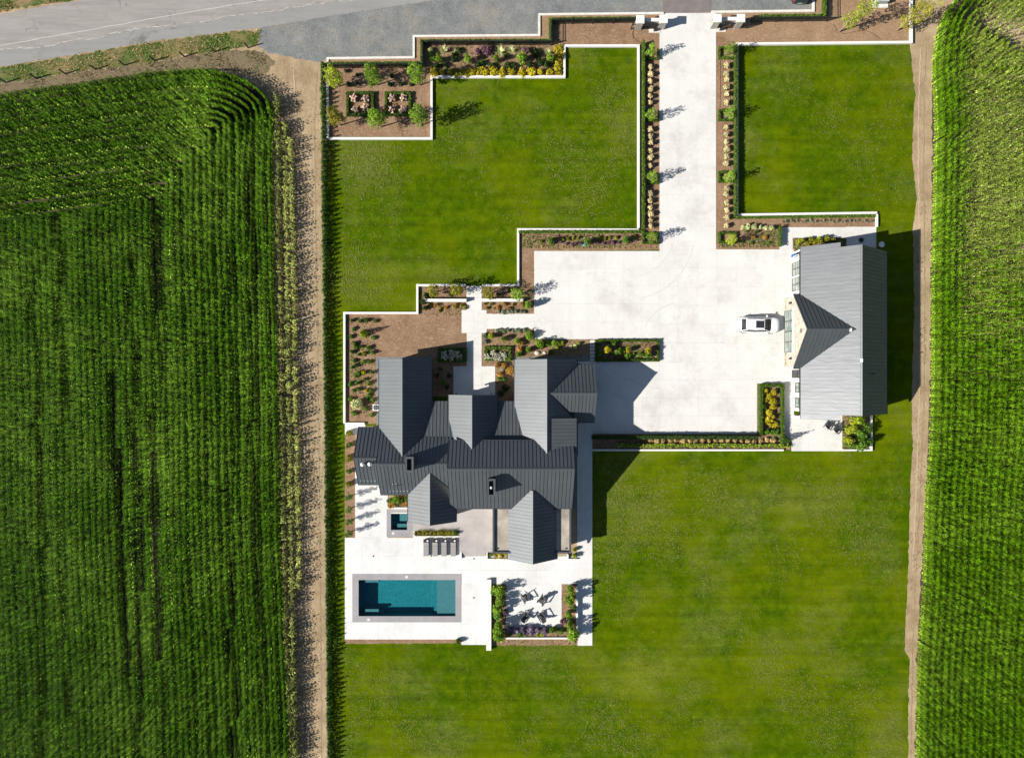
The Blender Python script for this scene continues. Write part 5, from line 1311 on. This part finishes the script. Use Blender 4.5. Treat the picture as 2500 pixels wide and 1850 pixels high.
def scatter(name, meshes, pts, rot, scl, label=None):
    """one stuff object: points carrying instances of a few plant meshes"""
    c=bpy.data.collections.new(name+'_plants')
    for m in meshes: c.objects.link(bpy.data.objects.new('corn_plant_pattern',m))
    me=bpy.data.meshes.new(name); n=len(pts); me.vertices.add(n); me.vertices.foreach_set('co',np.asarray(pts,np.float32).ravel())
    a=me.attributes.new('rz','FLOAT','POINT'); a.data.foreach_set('value',np.asarray(rot,np.float32)); a=me.attributes.new('sc','FLOAT','POINT'); a.data.foreach_set('value',np.asarray(scl,np.float32))
    o=bpy.data.objects.new(name,me); COL.objects.link(o); o['kind']='stuff'
    if label: o['label']=label
    ng=bpy.data.node_groups.new(name+'_nodes','GeometryNodeTree'); ng.interface.new_socket('Geometry',in_out='INPUT',socket_type='NodeSocketGeometry'); ng.interface.new_socket('Geometry',in_out='OUTPUT',socket_type='NodeSocketGeometry')
    nn=ng.nodes; gi=nn.new('NodeGroupInput'); go=nn.new('NodeGroupOutput'); ip=nn.new('GeometryNodeInstanceOnPoints'); ci=nn.new('GeometryNodeCollectionInfo'); ci.inputs[0].default_value=c; ci.inputs['Separate Children'].default_value=True; ci.inputs['Reset Children'].default_value=True
    na=nn.new('GeometryNodeInputNamedAttribute'); na.data_type='FLOAT'; na.inputs[0].default_value='rz'; nb=nn.new('GeometryNodeInputNamedAttribute'); nb.data_type='FLOAT'; nb.inputs[0].default_value='sc'
    cx=nn.new('ShaderNodeCombineXYZ'); l=ng.links
    def out(n): return [s for s in n.outputs if s.enabled and s.name=='Attribute'][0]
    l.new(out(na),cx.inputs[2]); l.new(gi.outputs[0],ip.inputs['Points']); l.new(ci.outputs[0],ip.inputs['Instance']); ip.inputs['Pick Instance'].default_value=True
    l.new(cx.outputs[0],ip.inputs['Rotation']); l.new(out(nb),ip.inputs['Scale']); l.new(ip.outputs[0],go.inputs[0])
    md=o.modifiers.new('plants','NODES'); md.node_group=ng
    return o
def dense(px, hcrown, step=.15):
    k=(H-hcrown)/H
    P=[W(1250+(x-1250)*k,925+(y-925)*k).xy for x,y in px]
    out=[]
    # smooth with catmull-rom
    P=[P[0]]+P+[P[-1]]
    for i in range(1,len(P)-2):
        L=(P[i+1]-P[i]).length; n=max(1,int(L/step))
        for j in range(n):
            t=j/n; a,b,c_,d_=P[i-1],P[i],P[i+1],P[i+2]
            out.append(.5*((2*b)+(c_-a)*t+(2*a-5*b+4*c_-d_)*t*t+(3*b-a-3*c_+d_)*t**3))
    return np.array([(p.x,p.y) for p in out])
def offset_rows(B, side, ks, sp):
    T_=np.gradient(B,axis=0); T_/=np.linalg.norm(T_,axis=1,keepdims=True); Nn=np.stack([T_[:,1],-T_[:,0]],1)*side
    rows=[]
    for k in ks:
        dd=.2+k*sp; Q=B+Nn*dd+T_*(nr.uniform(0,.15)+np.cumsum(nr.normal(scale=.012,size=len(B))))[:,None]
        D=np.sqrt(((Q[:,None,:]-B[None,:,:])**2).sum(2)).min(1); rows.append(Q[D>dd-.06]+Nn[D>dd-.06]*(.07*math.sin(k*2.3)))
    return rows
HC=2.3
leftB=dense([(-150,243),(0,221),(154,199),(300,178),(385,166),(470,160),(520,163),(558,173),(590,186),(616,202),(638,222),(651,245),(657,290),(656,377),(656,462),(657,589),(661,700),(666,900),(669,1080),(671,1250),(676,1400),(683,1540),(690,1700),(695,1846),(698,1960)],HC)
SP=.74
rows=offset_rows(leftB,1,range(20),SP)
# interior straight rows
right=leftB[leftB[:,1]<W(0,480).y]
xr=lambda yy: np.interp(-yy,-right[:,1],right[:,0])
topB=leftB[leftB[:,1]>W(0,260).y]
for k in range(20,52):
    yy=np.arange(W(0,1960).y+nr.uniform(0,.15),W(0,300).y,.15); yy=yy+np.cumsum(nr.normal(scale=.012,size=len(yy))); Q=np.stack([xr(np.minimum(yy,right[:,1].max()))+np.where(yy>right[:,1].max(),-(yy-right[:,1].max())*.03,0)-k*SP-.2,yy],1)
    D=np.sqrt(((Q[:,None,:]-topB[None,:,:])**2).sum(2)).min(1); Q=Q[D>.2+19.1*SP]
    rows.append(Q[Q[:,0]>W(-40,0).x-2])
rows=[q+.05*np.stack([np.sin(q[:,1]*.45+k_*1.9),np.cos(q[:,0]*.45+k_*2.7)],1) for k_,q in enumerate(rows) if len(q)>3]; ang=np.concatenate([np.arctan2(*(np.gradient(q,axis=0).T[::-1])) for q in rows]); pts=np.concatenate(rows); pts=pts+nr.normal(scale=(.022),size=pts.shape); pass; keep=(nr.uniform(size=len(pts))>.02)&(pts[:,0]>W(-60,0).x)&(pts[:,1]>W(0,1930).y)
pts=pts[keep]; ang=ang[keep]
n=len(pts); ang0=ang.copy(); ang=ang+nr.normal(scale=1,size=n)*np.abs(np.cos(ang))*.9
rowc=np.round((pts[:,0]+pts[:,1]*-.03)/SP); weak=np.sin(rowc*12.9898)*.9+np.sin(pts[:,1]*.11+rowc*1.7)+.6*np.sin(pts[:,1]*.31+rowc*2.9); weak=np.clip((weak-.9)/.8,0,1)*(np.abs(np.cos(ang0))<.5)
yp_=925-pts[:,1]/S0; xp_=1250+pts[:,0]/S0-(yp_-1300)*.031
for lx,y0_,y1_ in ((318,1090,1640),(352,1050,1690),(390,1100,1600),(300,900,1150),(420,480,760)): weak=np.maximum(weak,1.6*(np.abs(xp_-lx)<8)*(yp_>y0_)*(yp_<y1_))
scatter('cornfield',corn_variants('green',7,2.05,15,.66,.125,500),np.concatenate([pts,np.zeros((n,1))],1),ang+nr.integers(0,2,n)*math.pi+nr.normal(scale=.35,size=n),np.clip(nr.normal(1.0,.07,n),.75,1.2)*(1-.30*weak),'dense dark green corn in rows west of the dirt lane')
sheet('field_soil', [(-160,240),(0,226),(300,184),(470,168),(560,182),(640,222),(664,300),(668,600),(676,900),(688,1400),(706,1990),(-160,1990)], .006, MT['field_soil'], step=.5, jit=.08)  # dark sheet under the corn, row shade put into its colour
sheet('field_soil', [(2290,70),(2276,160),(2276,300),(2274,560),(2271,900),(2264,1130),(2252,1330),(2240,1570),(2233,1990),(2700,1990),(2700,1000),(2320,900),(2312,300)], .006, MT['field_soil'], step=.5, jit=.08)
# right field
rB=dense([(2400,-160),(2350,-60),(2326,0),(2305,28),(2288,60),(2277,106),(2270,169),(2272,212),(2276,297),(2274,400),(2272,500),(2268,700),(2268,900),(2266,1000),(2262,1100),(2254,1200),(2250,1320),(2246,1436),(2240,1520),(2235,1593),(2232,1720),(2230,1849),(2229,1960)],0)
rows=[q for q in offset_rows(rB,-1,range(34),.76) if len(q)>3]; ang=np.concatenate([np.arctan2(*(np.gradient(q,axis=0).T[::-1])) for q in rows])
pts=np.concatenate(rows); pts=pts+nr.normal(scale=.03,size=pts.shape); keep=(pts[:,0]<W(2560,0).x)&(pts[:,1]>W(0,1930).y)&(pts[:,1]<W(0,-90).y); pts=pts[keep]; ang=ang[keep]+nr.normal(scale=.35,size=keep.sum())
n=len(pts); yp=925-pts[:,1]/S0; dist=np.sqrt(((pts[:,None,:]-rB[None,::3,:])**2).sum(2)).min(1)
sparse=np.clip((1000-yp)/400,0,1)*np.clip((dist-2.0)/1.5,0,1)
u=nr.uniform(size=n); isS=u<sparse
keep=nr.uniform(size=n)<np.where(isS,.95,.98)
a=keep&~isS; b_=keep&isS
scatter('cornfield',corn_variants('bright',6,2.0,15,.66,.125,600),np.concatenate([pts[a],np.zeros((a.sum(),1))],1),ang[a],np.clip(nr.normal(1,.07,a.sum()),.7,1.25),'bright green corn in rows east of the sandy track')
scatter('cornfield',corn_variants('mid',6,1.6,11,.70,.11,650),np.concatenate([pts[b_],np.zeros((b_.sum(),1))],1),ang[b_],np.clip(nr.normal(.95,.13,b_.sum()),.6,1.25),'thin pale corn with bare soil showing in the north-east field')
# thin rows beside the lane: the clearest plants are things, the rest one mass
thin=corn_variants('pale',6,1.5,10,.8,.11,700,.45,.5)
rowdef=[[(676,235),(679,380),(680,520),(686,800),(690,1100),(693,1300),(697,1500),(704,1650),(712,1850)],[(694,300),(697,420),(700,600),(703,850),(707,1100),(710,1300),(713,1500),(716,1650),(722,1850)],[(708,340),(711,470),(715,620),(719,850),(722,1050),(727,1250),(729,1440)]]
tp=[]
for rd in rowdef:
    B=dense(rd,1.0,.22); tp.append(B+nr.normal(scale=.05,size=B.shape))
tp=np.concatenate(tp); tp=tp[nr.uniform(size=len(tp))<.8]
ordr=np.argsort(np.abs(tp[:,1]-2.0)); near=tp[ordr[:300]]; rest=tp[ordr[300:]]
for i,(x,y_) in enumerate(near):
    o=bpy.data.objects.new('corn_plant',thin[i%6]); COL.objects.link(o); o.location=(x,y_,0); o.rotation_euler=(0,0,rng.uniform(0,6.28)); s=rng.uniform(.75,1.2); o.scale=(s,s,s)
    tag(o,'pale yellowish corn plant in the thin rows beside the dirt lane','corn plant','thin corn plants beside the lane')
n=len(rest); scatter('thin_corn_rows',thin,np.concatenate([rest,np.zeros((n,1))],1),nr.uniform(0,6.28,n),nr.uniform(.75,1.2,n),'pale thin corn rows further along the dirt lane')

# ------------------------------------------------------------------ rough grass and weeds
def inside(poly, P):
    x,y=P[:,0],P[:,1]; ins=np.zeros(len(P),bool); n=len(poly)
    for i in range(n):
        x1,y1=poly[i]; x2,y2=poly[(i+1)%n]; c=((y1>y)!=(y2>y))&(x<(x2-x1)*(y-y1)/((y2-y1)+1e-9)+x1); ins^=c
    return ins
def blades(name, polys, n, L, w, col, label, clump=0.0):
    Vs=[]
    for poly in polys:
        P=[tuple(W(*p).xy) for p in poly]; A=np.array(P); lo,hi=A.min(0),A.max(0); Q=nr.uniform(lo,hi,size=(n,2)); Q=Q[inside(P,Q)]
        if clump: Q=Q[(np.sin(Q[:,0]*.9+np.sin(Q[:,1]*.37)*2.3)+np.sin(Q[:,1]*.53+np.sin(Q[:,1]*1.31+Q[:,0])*1.4)+nr.normal(size=len(Q))*.7)>clump]
        for (x0,x1,y0,y1) in PAVED: Q=Q[~((Q[:,0]>x0-.05)&(Q[:,0]<x1+.05)&(Q[:,1]>y0-.05)&(Q[:,1]<y1+.05))]
        m_=len(Q); a=nr.uniform(0,6.28,m_); l=L*nr.uniform(.5,1.3,m_); dx=np.stack([np.cos(a),np.sin(a)],1); sd=np.stack([-np.sin(a),np.cos(a)],1)*w
        b=np.concatenate([Q,np.full((m_,1),.005)],1); tip=np.concatenate([Q+dx*(l*.8)[:,None],(l*nr.uniform(.3,.8,m_))[:,None]],1); mid=(b+tip)/2; mid[:,2]+=l*.15
        s3=np.concatenate([sd,np.zeros((m_,1))],1)
        Vs.append(np.stack([b,mid+s3,tip,mid-s3],1).reshape(-1,3))
    V=np.concatenate(Vs); o=obj(name,np_mesh(name,V,np.arange(len(V)).reshape(-1,4),LEAF[col]),None); o['kind']='stuff'; o['label']=label; return o
blades('verge_grass',[verge_low,verge_up],16000,.28,.03,'hedge','rough green grass on the road verge',-.2)
blades('verge_grass',[verge_low],6000,.25,.025,'straw','dry straw grass on the road verge',.1)
lane=[(745,200),(782,200),(788,900),(792,1400),(800,1860),(755,1860),(745,1200),(742,600)]
blades('lane_weeds',[lane,[(2228,500),(2262,500),(2256,1150),(2240,1500),(2224,1840),(2219,1600),(2222,1200)]],2600,.17,.03,'weed','sparse weeds on the dirt lanes',.9)

# pale dry clippings lying in drifts on the mown lawn
def field(Q):
    x,y=Q[:,0],Q[:,1]
    return np.sin(x*.21+1.3*np.sin(y*.17))+np.sin(y*.27+1.1*np.sin(x*.13+1))+.7*np.sin(x*.55+y*.43)+.5*np.sin(x*.9-y*.7+2)
def clippings(polys, n, th):
    Vs=[]
    for poly,b0 in polys:
        A=np.array([tuple(W(*p).xy) for p in poly]); lo,hi=A.min(0),A.max(0); m0=int(n*(hi[0]-lo[0])*(hi[1]-lo[1])); Q=nr.uniform(lo,hi,size=(m0,2)); Q=Q[inside([tuple(a) for a in A],Q)]
        p=1/(1+np.exp(-(field(Q)+b0-th)*1.6)); Q=Q[nr.uniform(size=len(Q))<p]
        m_=len(Q); a=nr.uniform(0,6.28,m_); b2=a+nr.normal(size=m_)*.9; l=.30*nr.uniform(.4,1.6,m_)[:,None]; w=.015*nr.uniform(.6,1.5,m_)[:,None]
        z=np.full((m_,1),.03); up=np.array([0,0,.03])
        d1=np.stack([np.cos(a),np.sin(a),0*a],1); d2=np.stack([np.cos(b2),np.sin(b2),0*a],1); s1=np.stack([-np.sin(a),np.cos(a),0*a],1)*w; s2=np.stack([-np.sin(b2),np.cos(b2),0*a],1)*w
        c=np.concatenate([Q,z],1); m1=c+up; e0=c-d1*l*.5; e1=c+d2*l*.5
        Vs.append(np.stack([e0-s1*.4,e0+s1*.4,m1+s1,m1-s1, m1-s2,m1+s2,e1+s2*.4,e1-s2*.4],1).reshape(-1,3))
    V=np.concatenate(Vs); V[:,2]=np.maximum(V[:,2],.015)
    o=obj('dry_clippings',np_mesh('dry_clippings',V,np.arange(len(V)).reshape(-1,4),MT['clip']),None); o['kind']='stuff'; o['label']='dry grass clippings scattered in drifts over the mown lawns'
MT['clip']=leaf_mat('dry_clippings',(.12,.165,.012),(.30,.30,.085),.2)
Lp=[([(830,345),(1050,345),(1050,200),(1378,200),(1378,118),(1552,118),(1552,553),(1258,553),(1258,690),(1012,690),(1012,757),(832,757)],-.1),([(835,350),(990,350),(980,700),(835,750)],.9),
    ([(1802,115),(2215,115),(2222,515),(1802,515)],-1.0),([(1450,1105),(2205,1105),(2205,1845),(842,1845),(842,1580),(1450,1580)],-.3),([(1480,1150),(1780,1150),(1800,1400),(1560,1550),(1480,1500)],.6)]
clippings(Lp,34,1.15)

tuftbeds=[BEDS[k][0] for k in ('front bed','entry bed','court bed','east court bed','garage north bed','garage south bed','fire patio bed')]+[[(1040,112),(1345,112),(1372,185),(1060,185)],[(1275,572),(1560,572),(1560,606),(1275,606)],[(1755,596),(1895,560),(1895,604),(1755,604)],[(848,775),(915,775),(915,1020),(848,1020)]]
blades('bed_groundcover',tuftbeds,900,.24,.04,'green','low green groundcover between the bed plants',.2)
blades('bed_groundcover',tuftbeds,600,.22,.035,'weed','dry leaf litter and weeds between the bed plants',.0)
blades('margin_weeds',[[(-100,218),(0,203),(380,150),(560,122),(650,132),(640,180),(560,168),(400,168),(0,226)]],7000,.26,.035,'weed','dry weeds on the field margin',.2)
